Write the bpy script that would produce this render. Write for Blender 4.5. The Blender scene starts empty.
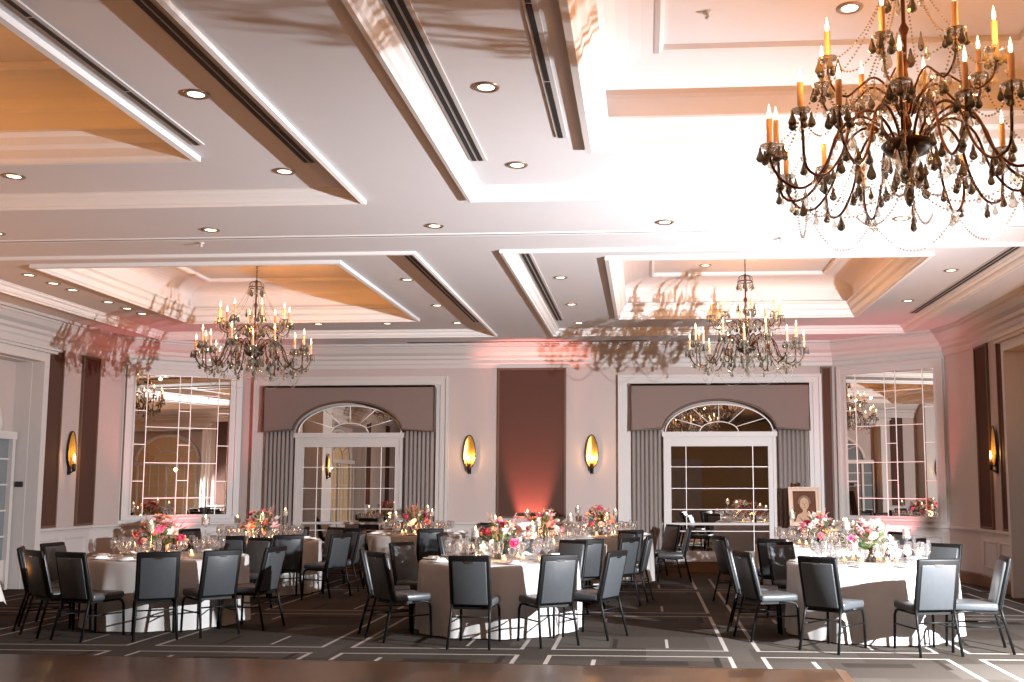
import bpy, bmesh, math, random
from mathutils import Vector, Matrix
C = bpy.context.scene.collection
SC = bpy.context.scene
PI = math.pi
R = math.radians
rnd = random.Random(7)

# ------------------------------------------------------------------ camera
EYE = 1.6
YAW, PITCH, FPX = R(-3.5), R(6.0), 1000.0
cxp = 645 + FPX * math.tan(YAW) / math.cos(PITCH)
cyp = 485.5 - FPX * math.tan(PITCH)
cam = bpy.data.cameras.new('camera')
cam.sensor_fit = 'HORIZONTAL'
cam.sensor_width = 36
cam.lens = FPX / 1024 * 36
cam.shift_x = (512 - cxp) / 1024
cam.shift_y = (cyp - 341) / 1024
cam.clip_end = 200
cam.clip_start = 0.05
co = bpy.data.objects.new('camera', cam)
C.objects.link(co)
co.location = (0, 0, EYE)
co.rotation_euler = (PI / 2 + PITCH, 0, -YAW)
SC.camera = co

# ------------------------------------------------------------------ world, exposure
w = bpy.data.worlds.new('world')
SC.world = w
w.use_nodes = True
w.node_tree.nodes['Background'].inputs[0].default_value = (1, .85, .75, 1)
w.node_tree.nodes['Background'].inputs[1].default_value = 0.02
vs = SC.view_settings
vs.view_transform = 'Standard'
vs.look = 'None'
vs.exposure = 0.17
vs.gamma = 1.0
vs.use_curve_mapping = False
SC.cycles.max_bounces = 10
SC.cycles.diffuse_bounces = 3
SC.cycles.glossy_bounces = 4
SC.cycles.transparent_max_bounces = 24
SC.cycles.sample_clamp_indirect = 4.0
SC.cycles.caustics_reflective = False
SC.cycles.caustics_refractive = False


def lamp(name, kind, loc, power, color, radius=.1, aim=None, angle=90, blend=.5):
    l = bpy.data.lights.new(name, kind)
    l.energy = power
    l.color = color
    l.shadow_soft_size = radius
    o = bpy.data.objects.new(name, l)
    C.objects.link(o)
    o.location = loc
    if kind == 'SPOT':
        l.spot_size = R(angle)
        l.spot_blend = blend
        o.rotation_euler = (Vector(aim) - Vector(loc)).to_track_quat('-Z', 'Y').to_euler()
    return o


# the photographer's flash on a stand at the right, outside the frame
FLASH = (4.7, 7.0, 2.15)
lamp('flash_lamp', 'SPOT', FLASH, 8200, (.915, .945, 1), .04, (4.7 - 7.5, 7.0 + 6.0, 2.15 - 5.5), 170, 1.0)
# pink uplights standing on the floor against the walls
PINK = (1, .16, .17)
UPLIGHTS = [((-2.14, 18.70), (-2.14, 18.9, 1.35), 1700, 44), ((-8.42, 17.85), (-8.62, 18.12, 3.6), 260, 80),
            ((4.22, 17.9), (4.45, 18.2, 3.6), 260, 80)]
for (ux, uy), aim, pw, an in UPLIGHTS:
    lamp('uplight_lamp', 'SPOT', (ux, uy, .3), pw, PINK if ux < -3 or ux > 0 else (1, .27, .22), .05, aim, an, .7)

# amber uplights along the side walls, outside the frame, washing the ceiling
AMBER = [(-9.25, 12.4, -7.2), (5.0, 12.6, 3.2), (-9.25, 8.2, -7.0), (5.0, 8.6, 2.8), (-9.25, 3.4, -6.6), (5.0, 3.4, 2.6)]
for x, y, tx in AMBER:
    lamp('amber_uplight_lamp', 'SPOT', (x, y, .28), 170, (1, .34, .06), .05, (tx, y, 4.3), 130, .8)

# ------------------------------------------------------------------ materials


def nmat(name):
    m = bpy.data.materials.new(name)
    m.use_nodes = True
    nt = m.node_tree
    return m, nt, nt.nodes['Principled BSDF']


def mat(name, col, rough=.5, metal=0., spec=.5, emit=None, estr=0., noise=0., nscale=40., bump=0., coat=0., stretch=None):
    m, nt, b = nmat(name)
    b.inputs['Base Color'].default_value = (*col, 1)
    b.inputs['Roughness'].default_value = rough
    b.inputs['Metallic'].default_value = metal
    b.inputs['Specular IOR Level'].default_value = spec
    b.inputs['Coat Weight'].default_value = coat
    if emit:
        b.inputs['Emission Color'].default_value = (*emit, 1)
        b.inputs['Emission Strength'].default_value = estr
    if noise or bump:
        tc = nt.nodes.new('ShaderNodeTexCoord')
        mp = nt.nodes.new('ShaderNodeMapping')
        nt.links.new(tc.outputs['Object'], mp.inputs[0])
        if stretch:
            mp.inputs['Scale'].default_value = stretch
        n = nt.nodes.new('ShaderNodeTexNoise')
        n.inputs['Scale'].default_value = nscale
        n.inputs['Detail'].default_value = 4
        nt.links.new(mp.outputs[0], n.inputs['Vector'])
        if noise:
            mx = nt.nodes.new('ShaderNodeMix')
            mx.data_type = 'RGBA'
            mx.inputs['A'].default_value = (*[c * (1 - noise) for c in col], 1)
            mx.inputs['B'].default_value = (*[min(1, c * (1 + noise)) for c in col], 1)
            nt.links.new(n.outputs['Fac'], mx.inputs['Factor'])
            nt.links.new(mx.outputs['Result'], b.inputs['Base Color'])
        if bump:
            bp = nt.nodes.new('ShaderNodeBump')
            bp.inputs['Strength'].default_value = bump
            bp.inputs['Distance'].default_value = .01
            nt.links.new(n.outputs['Fac'], bp.inputs['Height'])
            nt.links.new(bp.outputs[0], b.inputs['Normal'])
    return m


def glassmat(name, tint, gl=.25, rough=.03, body=0.):
    m, nt, b = nmat(name)
    nt.nodes.remove(b)
    out = nt.nodes['Material Output']
    tr = nt.nodes.new('ShaderNodeBsdfTransparent')
    tr.inputs[0].default_value = (*tint, 1)
    g = nt.nodes.new('ShaderNodeBsdfGlossy')
    g.inputs['Roughness'].default_value = rough
    g.inputs['Color'].default_value = (1, 1, 1, 1)
    lw = nt.nodes.new('ShaderNodeLayerWeight')
    lw.inputs['Blend'].default_value = gl
    mx = nt.nodes.new('ShaderNodeMixShader')
    nt.links.new(lw.outputs['Facing'], mx.inputs[0])
    nt.links.new(tr.outputs[0], mx.inputs[1])
    nt.links.new(g.outputs[0], mx.inputs[2])
    last = mx
    if body:
        df = nt.nodes.new('ShaderNodeBsdfDiffuse')
        df.inputs[0].default_value = (*tint, 1)
        m2 = nt.nodes.new('ShaderNodeMixShader')
        m2.inputs[0].default_value = body
        nt.links.new(mx.outputs[0], m2.inputs[1])
        nt.links.new(df.outputs[0], m2.inputs[2])
        last = m2
    nt.links.new(last.outputs[0], out.inputs[0])
    return m


M = {}
M['ceil'] = mat('ceiling_paint', (.64, .625, .63), .9, spec=.1, noise=.02, nscale=3)
M['trim'] = mat('white_trim_paint', (.49, .46, .44), .45, spec=.3)
M['trimceil'] = mat('white_ceiling_trim', (.74, .72, .70), .55, spec=.3)
M['wallfab'] = mat('beige_wall_fabric', (.43, .36, .335), .9, spec=.1, noise=.10, nscale=60, bump=.15)
M['brownfab'] = mat('brown_wall_fabric', (.072, .037, .027), .85, spec=.15, noise=.12, nscale=50, stretch=(6, 6, .6))
M['browntrim'] = mat('brown_trim', (.10, .055, .035), .6)
M['valance'] = mat('taupe_valance_fabric', (.185, .137, .12), .9, spec=.1, noise=.08, nscale=80)
M['curtain'] = mat('grey_taupe_curtain', (.225, .195, .18), .9, spec=.1, noise=.1, nscale=20, stretch=(8, 8, .5))
M['mirror'] = mat('mirror_glass', (.80, .77, .73), .0, 1.0)
M['muntin'] = mat('mirror_joint', (.80, .74, .70), .35, spec=.5)
M['frame'] = mat('black_chair_frame', (.004, .0038, .0038), .5, spec=.2)
M['pad'] = mat('charcoal_vinyl', (.045, .049, .052), .36, spec=.45, noise=.12, nscale=25, bump=.05)
M['chrome'] = mat('chrome', (.8, .8, .8), .18, 1.0)
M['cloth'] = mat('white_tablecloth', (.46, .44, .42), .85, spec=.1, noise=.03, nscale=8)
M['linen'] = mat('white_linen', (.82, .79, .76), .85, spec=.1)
M['china'] = mat('white_china', (.84, .83, .81), .15, spec=.5)
M['wood'] = mat('table_plywood', (.3, .2, .12), .6)
M['glass'] = glassmat('clear_glass', (.95, .95, .95), .34, .06, .018)
M['crystal'] = glassmat('clear_crystal', (.80, .78, .72), .45, .05, .10)
M['smoky'] = glassmat('smoky_crystal', (.19, .19, .15), .42, .08, .4)
M['bead'] = glassmat('crystal_beads', (.75, .72, .68), .45, .05, .18)
M['bronze'] = mat('aged_bronze', (.085, .036, .017), .38, .75, noise=.3, nscale=30)
M['darkbr'] = mat('dark_bronze', (.03, .018, .012), .4, .6)
M['sleeve'] = mat('ivory_candle_sleeve', (.72, .47, .28), .6)
M['flame'] = mat('bulb_glow', (1, .8, .5), .4, emit=(1, .66, .3), estr=11)
M['wax'] = mat('candle_wax', (.85, .78, .68), .5, emit=(1, .7, .45), estr=.10)
M['cflame'] = mat('candle_flame', (1, .8, .5), .4, emit=(1, .62, .25), estr=16)
M['votive'] = mat('votive_wax_glowing', (.9, .7, .4), .4, emit=(1, .52, .18), estr=1.6)
M['goldleaf'] = mat('gold_leaf', (.80, .47, .10), .35, .8, noise=.3, nscale=18, bump=.2)
M['downlens'] = mat('downlight_lens', (1, .9, .75), .4, emit=(1, .84, .62), estr=3.0)
M['downring'] = mat('downlight_ring', (.35, .25, .18), .3, .7)
M['vent'] = mat('vent_slot_black', (.012, .01, .009), .7)
M['ventframe'] = mat('vent_frame', (.55, .52, .50), .5)
M['foliage'] = mat('flower_foliage', (.06, .12, .035), .6, noise=.4, nscale=20)
M['vaseblack'] = mat('dark_vase', (.02, .022, .02), .15, spec=.6)
M['hotpink'] = mat('hot_pink_petals', (.72, .07, .20), .6)
M['pink'] = mat('pale_pink_petals', (.80, .42, .42), .6)
M['peach'] = mat('peach_petals', (.80, .40, .22), .6)
M['coral'] = mat('coral_petals', (.74, .22, .15), .6)
M['white'] = mat('white_petals', (.84, .80, .72), .6)
M['gold'] = mat('gilt_frame', (.42, .29, .21), .5, .15)
M['easelwood'] = mat('easel_wood', (.20, .12, .06), .5)
M['black'] = mat('matte_black', (.015, .015, .015), .5)
M['brass'] = mat('brass', (.6, .4, .15), .3, .9)
M['tanwall'] = mat('tan_panelling', (.50, .36, .20), .6, noise=.15, nscale=6, stretch=(4, 4, .4))
M['paneglass'] = mat('window_glass_dark', (.16, .18, .19), .06, spec=.6)
M['basewood'] = mat('brown_wood_base', (.16, .085, .045), .4, noise=.2, nscale=10, stretch=(1, 1, 6))


def mth(nt, op, a, b=None, c=None):
    n = nt.nodes.new('ShaderNodeMath')
    n.operation = op
    for i, v in enumerate((a, b, c)):
        if v is None:
            continue
        if isinstance(v, (int, float)):
            n.inputs[i].default_value = v
        else:
            nt.links.new(v, n.inputs[i])
    return n.outputs[0]


def mixc(nt, f, a, b):
    n = nt.nodes.new('ShaderNodeMix')
    n.data_type = 'RGBA'
    for k, v in (('Factor', f), ('A', a), ('B', b)):
        if isinstance(v, tuple):
            n.inputs[k].default_value = (*v, 1)
        elif isinstance(v, (int, float)):
            n.inputs[k].default_value = v
        else:
            nt.links.new(v, n.inputs[k])
    return n.outputs['Result']


def carpet_mat():
    m, nt, b = nmat('plaid_carpet')
    b.inputs['Roughness'].default_value = .95
    b.inputs['Specular IOR Level'].default_value = .1
    tc = nt.nodes.new('ShaderNodeTexCoord')
    sp = nt.nodes.new('ShaderNodeSeparateXYZ')
    nt.links.new(tc.outputs['Object'], sp.inputs[0])
    x, y = sp.outputs[0], sp.outputs[1]

    def near(v, c, wd):
        return mth(nt, 'LESS_THAN', mth(nt, 'ABSOLUTE', mth(nt, 'SUBTRACT', v, c)), wd)

    def rng(v, a, bb):
        return mth(nt, 'MULTIPLY', mth(nt, 'GREATER_THAN', v, a), mth(nt, 'LESS_THAN', v, bb))

    def wrap(v, p, o):   # position inside a repeat of length p
        return mth(nt, 'FLOORED_MODULO', mth(nt, 'SUBTRACT', v, o), p)
    # pairs of pale lines in both directions, repeating like the woven plaid
    ux = wrap(x, 2.0, -9.24)
    uy = wrap(y, 2.9, 8.2)
    lx = mth(nt, 'ADD', near(ux, .15 - .16 + .01, .021), near(ux, .32, .021))
    lx = mth(nt, 'ADD', near(ux, .02, .021), near(ux, .33, .021))
    ly = mth(nt, 'ADD', near(uy, 1.46, .018), near(uy, 1.80, .018))
    band_y = rng(uy, 1.475, 1.785)                 # lines stop where the two bands cross
    band_x = rng(ux, .04, .31)
    lx = mth(nt, 'MULTIPLY', lx, mth(nt, 'SUBTRACT', 1, band_y))
    ly = mth(nt, 'MULTIPLY', ly, mth(nt, 'SUBTRACT', 1, band_x))
    stub = mth(nt, 'MULTIPLY', near(ux, .76, .02), rng(uy, 0.9, 1.25))
    stub2 = mth(nt, 'MULTIPLY', near(ux, 1.45, .015), rng(uy, 1.95, 2.5))
    line = mth(nt, 'MINIMUM', mth(nt, 'ADD', mth(nt, 'ADD', lx, ly), mth(nt, 'ADD', stub, stub2)), 1)
    dark = mth(nt, 'MAXIMUM', mth(nt, 'MULTIPLY', rng(ux, 1.0, 1.62), rng(uy, .98, 1.2)),
               mth(nt, 'MULTIPLY', rng(ux, 1.86, 1.92), rng(uy, .9, 1.44)))
    dark2 = mth(nt, 'MULTIPLY', rng(ux, .9, .95), rng(uy, 1.9, 2.5))
    dark = mth(nt, 'MAXIMUM', dark, dark2)
    # broad blocks of slightly different greys
    br = nt.nodes.new('ShaderNodeTexBrick')
    br.offset = .37
    br.inputs['Color1'].default_value = (.030, .0225, .017, 1)
    br.inputs['Color2'].default_value = (.058, .049, .041, 1)
    br.inputs['Mortar'].default_value = (.04, .033, .026, 1)
    br.inputs['Mortar Size'].default_value = .0
    br.inputs['Scale'].default_value = 1
    br.inputs['Brick Width'].default_value = 1.0
    br.inputs['Row Height'].default_value = .725
    nt.links.new(tc.outputs['Object'], br.inputs['Vector'])
    wv = nt.nodes.new('ShaderNodeTexWave')
    wv.bands_direction = 'Y'
    wv.inputs['Scale'].default_value = 12
    wv.inputs['Distortion'].default_value = 2.0
    nt.links.new(tc.outputs['Object'], wv.inputs['Vector'])
    n = nt.nodes.new('ShaderNodeTexNoise')
    n.inputs['Scale'].default_value = 90
    nt.links.new(tc.outputs['Object'], n.inputs['Vector'])
    g = mth(nt, 'ADD', mth(nt, 'MULTIPLY', wv.outputs['Fac'], .3), mth(nt, 'MULTIPLY', n.outputs['Fac'], .6))
    g = mth(nt, 'ADD', g, .45)
    cm = nt.nodes.new('ShaderNodeVectorMath')
    cm.operation = 'SCALE'
    nt.links.new(br.outputs['Color'], cm.inputs[0])
    nt.links.new(g, cm.inputs['Scale'])
    col = mixc(nt, dark, cm.outputs[0], (.018, .013, .010))
    # plain brown border along the far wall
    border = mth(nt, 'GREATER_THAN', y, 17.6)
    line = mth(nt, 'MULTIPLY', line, mth(nt, 'SUBTRACT', 1, border))
    col = mixc(nt, border, col, (.06, .033, .018))
    col = mixc(nt, line, col, (.25, .225, .205))
    nt.links.new(col, b.inputs['Base Color'])
    return m


def parquet_mat():
    m, nt, b = nmat('dance_floor_parquet')
    b.inputs['Roughness'].default_value = .28
    tc = nt.nodes.new('ShaderNodeTexCoord')
    br = nt.nodes.new('ShaderNodeTexBrick')
    br.inputs['Color1'].default_value = (.034, .016, .0075, 1)
    br.inputs['Color2'].default_value = (.07, .035, .0165, 1)
    br.inputs['Mortar'].default_value = (.07, .03, .012, 1)
    br.inputs['Mortar Size'].default_value = .004
    br.inputs['Scale'].default_value = 1
    br.inputs['Brick Width'].default_value = .31
    br.inputs['Row Height'].default_value = .31
    br.offset = .5
    nt.links.new(tc.outputs['Object'], br.inputs['Vector'])
    mp = nt.nodes.new('ShaderNodeMapping')
    mp.inputs['Scale'].default_value = (30, 2, 1)
    nt.links.new(tc.outputs['Object'], mp.inputs[0])
    n = nt.nodes.new('ShaderNodeTexNoise')
    n.inputs['Scale'].default_value = 2.5
    n.inputs['Detail'].default_value = 6
    nt.links.new(mp.outputs[0], n.inputs['Vector'])
    g = mth(nt, 'ADD', mth(nt, 'MULTIPLY', n.outputs['Fac'], .9), .5)
    cm = nt.nodes.new('ShaderNodeVectorMath')
    cm.operation = 'SCALE'
    nt.links.new(br.outputs['Color'], cm.inputs[0])
    nt.links.new(g, cm.inputs['Scale'])
    nt.links.new(cm.outputs[0], b.inputs['Base Color'])
    return m


def portrait_mat():
    m, nt, b = nmat('portrait_canvas')
    b.inputs['Roughness'].default_value = .9
    b.inputs['Specular IOR Level'].default_value = .05
    tc = nt.nodes.new('ShaderNodeTexCoord')
    n = nt.nodes.new('ShaderNodeTexNoise')
    n.inputs['Scale'].default_value = 4
    nt.links.new(tc.outputs['Object'], n.inputs['Vector'])
    col = mixc(nt, n.outputs['Fac'], (.05, .02, .012), (.16, .07, .045))
    nt.links.new(col, b.inputs['Base Color'])
    return m


M['carpet'] = carpet_mat()
M['parquet'] = parquet_mat()
M['canvas'] = portrait_mat()
M['skin'] = mat('painted_skin', (.40, .26, .17), .9, noise=.25, nscale=12)
M['painthair'] = mat('painted_hair', (.16, .09, .05), .7)

# ------------------------------------------------------------------ mesh helpers


class MB:
    def __init__(s):
        s.v = []
        s.f = []
        s.sm = []

    def add(s, vs_, fs, smooth=False):
        o = len(s.v)
        s.v += [tuple(p) for p in vs_]
        s.f += [tuple(i + o for i in f) for f in fs]
        s.sm += [smooth] * len(fs)
        return s

    def box(s, a, b):
        x0, x1 = sorted((a[0], b[0]))
        y0, y1 = sorted((a[1], b[1]))
        z0, z1 = sorted((a[2], b[2]))
        return s.add([(x0, y0, z0), (x1, y0, z0), (x1, y1, z0), (x0, y1, z0), (x0, y0, z1), (x1, y0, z1), (x1, y1, z1), (x0, y1, z1)],
                     [(0, 3, 2, 1), (4, 5, 6, 7), (0, 1, 5, 4), (1, 2, 6, 5), (2, 3, 7, 6), (3, 0, 4, 7)])

    def bevbox(s, size, bev=.01, seg=2, mtx=None):
        bm = bmesh.new()
        bmesh.ops.create_cube(bm, size=1)
        for v in bm.verts:
            v.co = Vector((v.co.x * size[0], v.co.y * size[1], v.co.z * size[2]))
        bmesh.ops.bevel(bm, geom=bm.edges[:], offset=bev, segments=seg, profile=.5, affect='EDGES')
        bm.verts.index_update()
        vs_ = [(mtx @ v.co) if mtx else v.co.copy() for v in bm.verts]
        fs = [[v.index for v in f.verts] for f in bm.faces]
        bm.free()
        return s.add(vs_, fs, True)

    def tube(s, path, r, n=6, closed=False, caps=True):
        P = [Vector(p) for p in path]
        k = len(P)
        rs = r if isinstance(r, (list, tuple)) else [r] * k
        tang = []
        for i in range(k):
            if closed:
                t = P[(i + 1) % k] - P[i - 1]
            else:
                t = P[min(i + 1, k - 1)] - P[max(i - 1, 0)]
            tang.append(t.normalized())
        t0 = tang[0]
        up = Vector((0, 0, 1)) if abs(t0.z) < .9 else Vector((1, 0, 0))
        nrm = (up - t0 * up.dot(t0)).normalized()
        vs_ = []
        for i in range(k):
            t = tang[i]
            nrm = (nrm - t * nrm.dot(t)).normalized()
            bi = t.cross(nrm)
            for j in range(n):
                a = 2 * PI * j / n
                vs_.append(P[i] + (nrm * math.cos(a) + bi * math.sin(a)) * rs[i])
        fs = []
        for i in range(k if closed else k - 1):
            i2 = (i + 1) % k
            for j in range(n):
                fs.append((i * n + j, i * n + (j + 1) % n, i2 * n + (j + 1) % n, i2 * n + j))
        s.add(vs_, fs, True)
        if caps and not closed:
            o = len(s.v) - len(vs_)
            s.f += [tuple(o + j for j in reversed(range(n))), tuple(o + (k - 1) * n + j for j in range(n))]
            s.sm += [False, False]
        return s

    def lathe(s, prof, n=16, c=(0, 0, 0), smooth=True, sx=1, sy=1):
        vs_ = []
        for r, z in prof:
            for j in range(n):
                a = 2 * PI * j / n
                vs_.append((c[0] + r * math.cos(a) * sx, c[1] + r * math.sin(a) * sy, c[2] + z))
        fs = []
        for i in range(len(prof) - 1):
            for j in range(n):
                fs.append((i * n + j, i * n + (j + 1) % n, (i + 1) * n + (j + 1) % n, (i + 1) * n + j))
        s.add(vs_, fs, smooth)
        o = len(s.v) - len(vs_)
        if prof[0][0] > 1e-4:
            s.f.append(tuple(o + j for j in reversed(range(n))))
            s.sm.append(False)
        if prof[-1][0] > 1e-4:
            s.f.append(tuple(o + (len(prof) - 1) * n + j for j in range(n)))
            s.sm.append(False)
        return s

    def prism(s, pts, y0, y1):
        """outline in x,z extruded along y"""
        k = len(pts)
        vs_ = [(x, y0, z) for x, z in pts] + [(x, y1, z) for x, z in pts]
        fs = [tuple(range(k)), tuple(reversed(range(k, 2 * k)))]
        fs += [((i + 1) % k, i, i + k, (i + 1) % k + k) for i in range(k)]
        return s.add(vs_, fs)

    def build(s, name, m, parent=None, loc=None, smooth=None):
        me = bpy.data.meshes.new(name)
        me.from_pydata(s.v, [], s.f)
        me.polygons.foreach_set('use_smooth', s.sm)
        me.materials.append(m)
        bm = bmesh.new()
        bm.from_mesh(me)
        bmesh.ops.recalc_face_normals(bm, faces=bm.faces[:])
        bm.to_mesh(me)
        bm.free()
        o = bpy.data.objects.new(name, me)
        C.objects.link(o)
        if parent:
            o.parent = parent
        if loc:
            o.location = loc
        return o


def offset_path(pts, d, closed):
    out = []
    k = len(pts)
    for i in range(k):
        p = Vector(pts[i])
        prv = Vector(pts[i - 1]) if (closed or i > 0) else None
        nxt = Vector(pts[(i + 1) % k]) if (closed or i < k - 1) else None
        ns = []
        if prv is not None:
            t = (p - prv).normalized()
            ns.append(Vector((-t.y, t.x)))
        if nxt is not None:
            t = (nxt - p).normalized()
            ns.append(Vector((-t.y, t.x)))
        if len(ns) == 1:
            q = p + ns[0] * d
        else:
            q = p + (ns[0] + ns[1]) * (d / (1 + ns[0].dot(ns[1])))
        out.append(q)
    return out


def sweep(mb, pts, prof, closed=False, shut=False, flip=False):
    """run a profile of (offset to the left of the path, z) along a plan polyline"""
    k = len(pts)
    rings = [offset_path(pts, d, closed) for d, z in prof]
    vs_ = []
    for (d, z), rg in zip(prof, rings):
        vs_ += [(q.x, q.y, z) for q in rg]
    fs = []
    np_ = len(prof)
    for a in range(np_ if shut else np_ - 1):
        b2 = (a + 1) % np_
        for i in range(k if closed else k - 1):
            j = (i + 1) % k
            fs.append((a * k + i, a * k + j, b2 * k + j, b2 * k + i))
    if shut and not closed:
        fs.append(tuple(a * k for a in range(np_)))
        fs.append(tuple(a * k + k - 1 for a in reversed(range(np_))))
    mb.add(vs_, fs)
    return mb


def tag(o, label=None, cat=None, group=None, kind=None):
    for k, v in (('label', label), ('category', cat), ('group', group), ('kind', kind)):
        if v:
            o[k] = v
    return o


def thing(name, label, cat, loc=(0, 0, 0), rz=0, group=None):
    o = bpy.data.objects.new(name, None)
    C.objects.link(o)
    o.empty_display_size = .1
    o.location = loc
    o.rotation_euler = (0, 0, rz)
    return tag(o, label, cat, group)


def struct(name, mb, m):
    o = mb.build(name, m)
    o['kind'] = 'structure'
    return o


def kids(o):
    return [c for c in KIDS.get(o.name, [])]


KIDS = {}


def index_kids(root):
    """remember the parts of a finished prototype (scanning all objects per copy would be slow)"""
    for c in root.children:
        KIDS.setdefault(root.name, []).append(c)
        index_kids(c)


def dup(root, loc, rz, label, group=None):
    r = root.copy()
    C.objects.link(r)
    r.location = loc
    r.rotation_euler = (0, 0, rz)
    r['label'] = label
    if group:
        r['group'] = group
    for ch in KIDS.get(root.name, []):
        c = ch.copy()
        C.objects.link(c)
        c.parent = r
        for g in KIDS.get(ch.name, []):
            d = g.copy()
            C.objects.link(d)
            d.parent = c
    return r


def frame_box(mb, x0, x1, z0, z1, wd, y0, y1):
    """a rectangular frame standing in the x,z plane"""
    mb.box((x0, y0, z0), (x0 + wd, y1, z1))
    mb.box((x1 - wd, y0, z0), (x1, y1, z1))
    mb.box((x0 + wd, y0, z1 - wd), (x1 - wd, y1, z1))
    mb.box((x0 + wd, y0, z0), (x1 - wd, y1, z0 + wd))
    return mb


# ------------------------------------------------------------------ the room
H = 4.28
XL, XR, YF, YB = -9.66, 5.4, 18.9, -5.0
XC = -2.13
PATH = [(XR, YB), (XR, 16.65), (5.2, 17.6), (3.53, YF), (-7.79, YF), (-9.46, 17.6), (XL, 17.0), (XL, YB)]

fl = MB()
fl.add([(XL - 1.2, YB - .3, 0), (XR + 1.2, YB - .3, 0), (XR + 1.2, YF + .3, 0), (XL - 1.2, YF + .3, 0)], [(0, 1, 2, 3)])
fl.add([(XL - 1.2, YB - .3, -.1), (XR + 1.2, YB - .3, -.1), (XR + 1.2, YF + .3, -.1), (XL - 1.2, YF + .3, -.1)], [(3, 2, 1, 0)])
struct('floor', fl, M['carpet'])

TH = .25


def wall_seg(mb, p, q, z0=0, z1=5.2):
    p, q = Vector(p), Vector(q)
    t = (q - p).normalized()
    o = Vector((t.y, -t.x)) * TH
    a, b2 = p + o, q + o
    mb.add([(p.x, p.y, z0), (q.x, q.y, z0), (b2.x, b2.y, z0), (a.x, a.y, z0), (p.x, p.y, z1), (q.x, q.y, z1), (b2.x, b2.y, z1), (a.x, a.y, z1)],
           [(0, 1, 2, 3), (4, 7, 6, 5), (0, 4, 5, 1), (1, 5, 6, 2), (2, 6, 7, 3), (3, 7, 4, 0)])


OPEN_L = [(11.2, 15.25), (4.0, 7.6)]        # recessed doorways in the side walls
OPEN_R = [(11.2, 14.9), (4.0, 7.6)]
ZO = 3.58
for nm, X, opens, s in (('wall_left', XL, OPEN_L, -1), ('wall_right', XR, OPEN_R, 1)):
    mb = MB()
    y = YB
    top = 17.0 if s < 0 else 16.65
    for a, b in sorted(opens) + [(top, top)]:
        mb.box((X, y, 0), (X + s * TH, a, 5.2))
        if b > a:
            mb.box((X, a, ZO), (X + s * TH, b, 5.2))
            mb.box((X + s * .32, a - .1, 0), (X + s * .5, b + .1, 5.2))      # back of the recess
            mb.box((X + s * TH, a - .1, 0), (X + s * .32, a, 5.2))
            mb.box((X + s * TH, b, 0), (X + s * .32, b + .1, 5.2))
            mb.box((X + s * TH, a, ZO), (X + s * .32, b, ZO + .1))
        y = b
    struct(nm, mb, M['wallfab'])
mb = MB()
wall_seg(mb, PATH[3], PATH[4])
struct('wall_far', mb, M['wallfab'])
for nm, i, m in (('wall_corner_right', 2, 'trim'), ('wall_corner_left', 4, 'trim'), ('wall_return_right', 1, 'trim'), ('wall_return_left', 5, 'wallfab')):
    mb = MB()
    wall_seg(mb, PATH[i], PATH[i + 1])
    struct(nm, mb, M[m])
mb = MB()
wall_seg(mb, (XL, YB), (XR, YB))
struct('wall_back', mb, M['tanwall'])

# crown, wainscot, rail, baseboard follow the whole room outline
crown = [(0, 3.84), (.02, 3.84), (.03, 3.90), (.05, 3.93), (.05, 3.99), (.09, 4.02), (.10, 4.07), (.17, 4.12), (.22, 4.20), (.24, 4.205), (.24, 4.235), (.30, 4.24), (.30, H)]
struct('trim_1', sweep(MB(), PATH, crown), M['trim'])


def runs():
    """the outline without the doorways"""
    out = []
    cur = [(XR, YB)]
    for a, b in sorted(OPEN_R):
        cur.append((XR, a))
        out.append(cur)
        cur = [(XR, b)]
    cur += PATH[1:7]
    for a, b in sorted(OPEN_L, reverse=True):
        cur.append((XL, b))
        out.append(cur)
        cur = [(XL, a)]
    cur.append((XL, YB))
    out.append(cur)
    return out


wb, rb, bb = MB(), MB(), MB()
for rn in runs():
    sweep(wb, rn, [(.012, .2), (.012, .84)])
    sweep(rb, rn, [(.0, .82), (.02, .82), (.03, .86), (.05, .875), (.05, .905), (.03, .915), (0, .915)])
    sweep(bb, rn, [(0, .2), (.018, .2), (.025, .17), (.025, .0)])
struct('trim_2', wb, M['trim'])
struct('trim_3', rb, M['trim'])
struct('baseboard_far', bb, M['basewood'])
# raised panel mouldings on the wainscot
pm = MB()


def seg_panels(p, q, n, z0=.30, z1=.74):
    p, q = Vector(p), Vector(q)
    L = (q - p).length
    t = (q - p).normalized()
    nn = Vector((-t.y, t.x))
    for i in range(n):
        a = .12 + (L - .12) * i / n
        b = (L - .12) * (i + 1) / n
        loop = [(a, z0), (b, z0), (b, z1), (a, z1)]
        k = len(pm.v)
        rgs = []
        for (ins, dep) in ((0, .012), (.008, .03), (.028, .03), (.036, .012)):
            for u, z in ((a + ins, z0 + ins), (b - ins, z0 + ins), (b - ins, z1 - ins), (a + ins, z1 - ins)):
                c = p + t * u + nn * dep
                rgs.append((c.x, c.y, z))
        fs = []
        for r_ in range(3):
            for e in range(4):
                fs.append((r_ * 4 + e, r_ * 4 + (e + 1) % 4, r_ * 4 + 4 + (e + 1) % 4, r_ * 4 + 4 + e))
        pm.add(rgs, fs)


seg_panels((XL, 17.0), (XL, 15.3), 2)
seg_panels((XR, 15.0), (XR, 16.6), 2)
seg_panels(PATH[2], PATH[3], 3)
seg_panels(PATH[4], PATH[5], 3)
seg_panels((-.6, YF), (-3.7, YF), 3)
seg_panels((XL, 11.0), (XL, 7.8), 3)
seg_panels((XR, 7.8), (XR, 11.0), 3)
struct('trim_4', pm, M['trim'])

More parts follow.
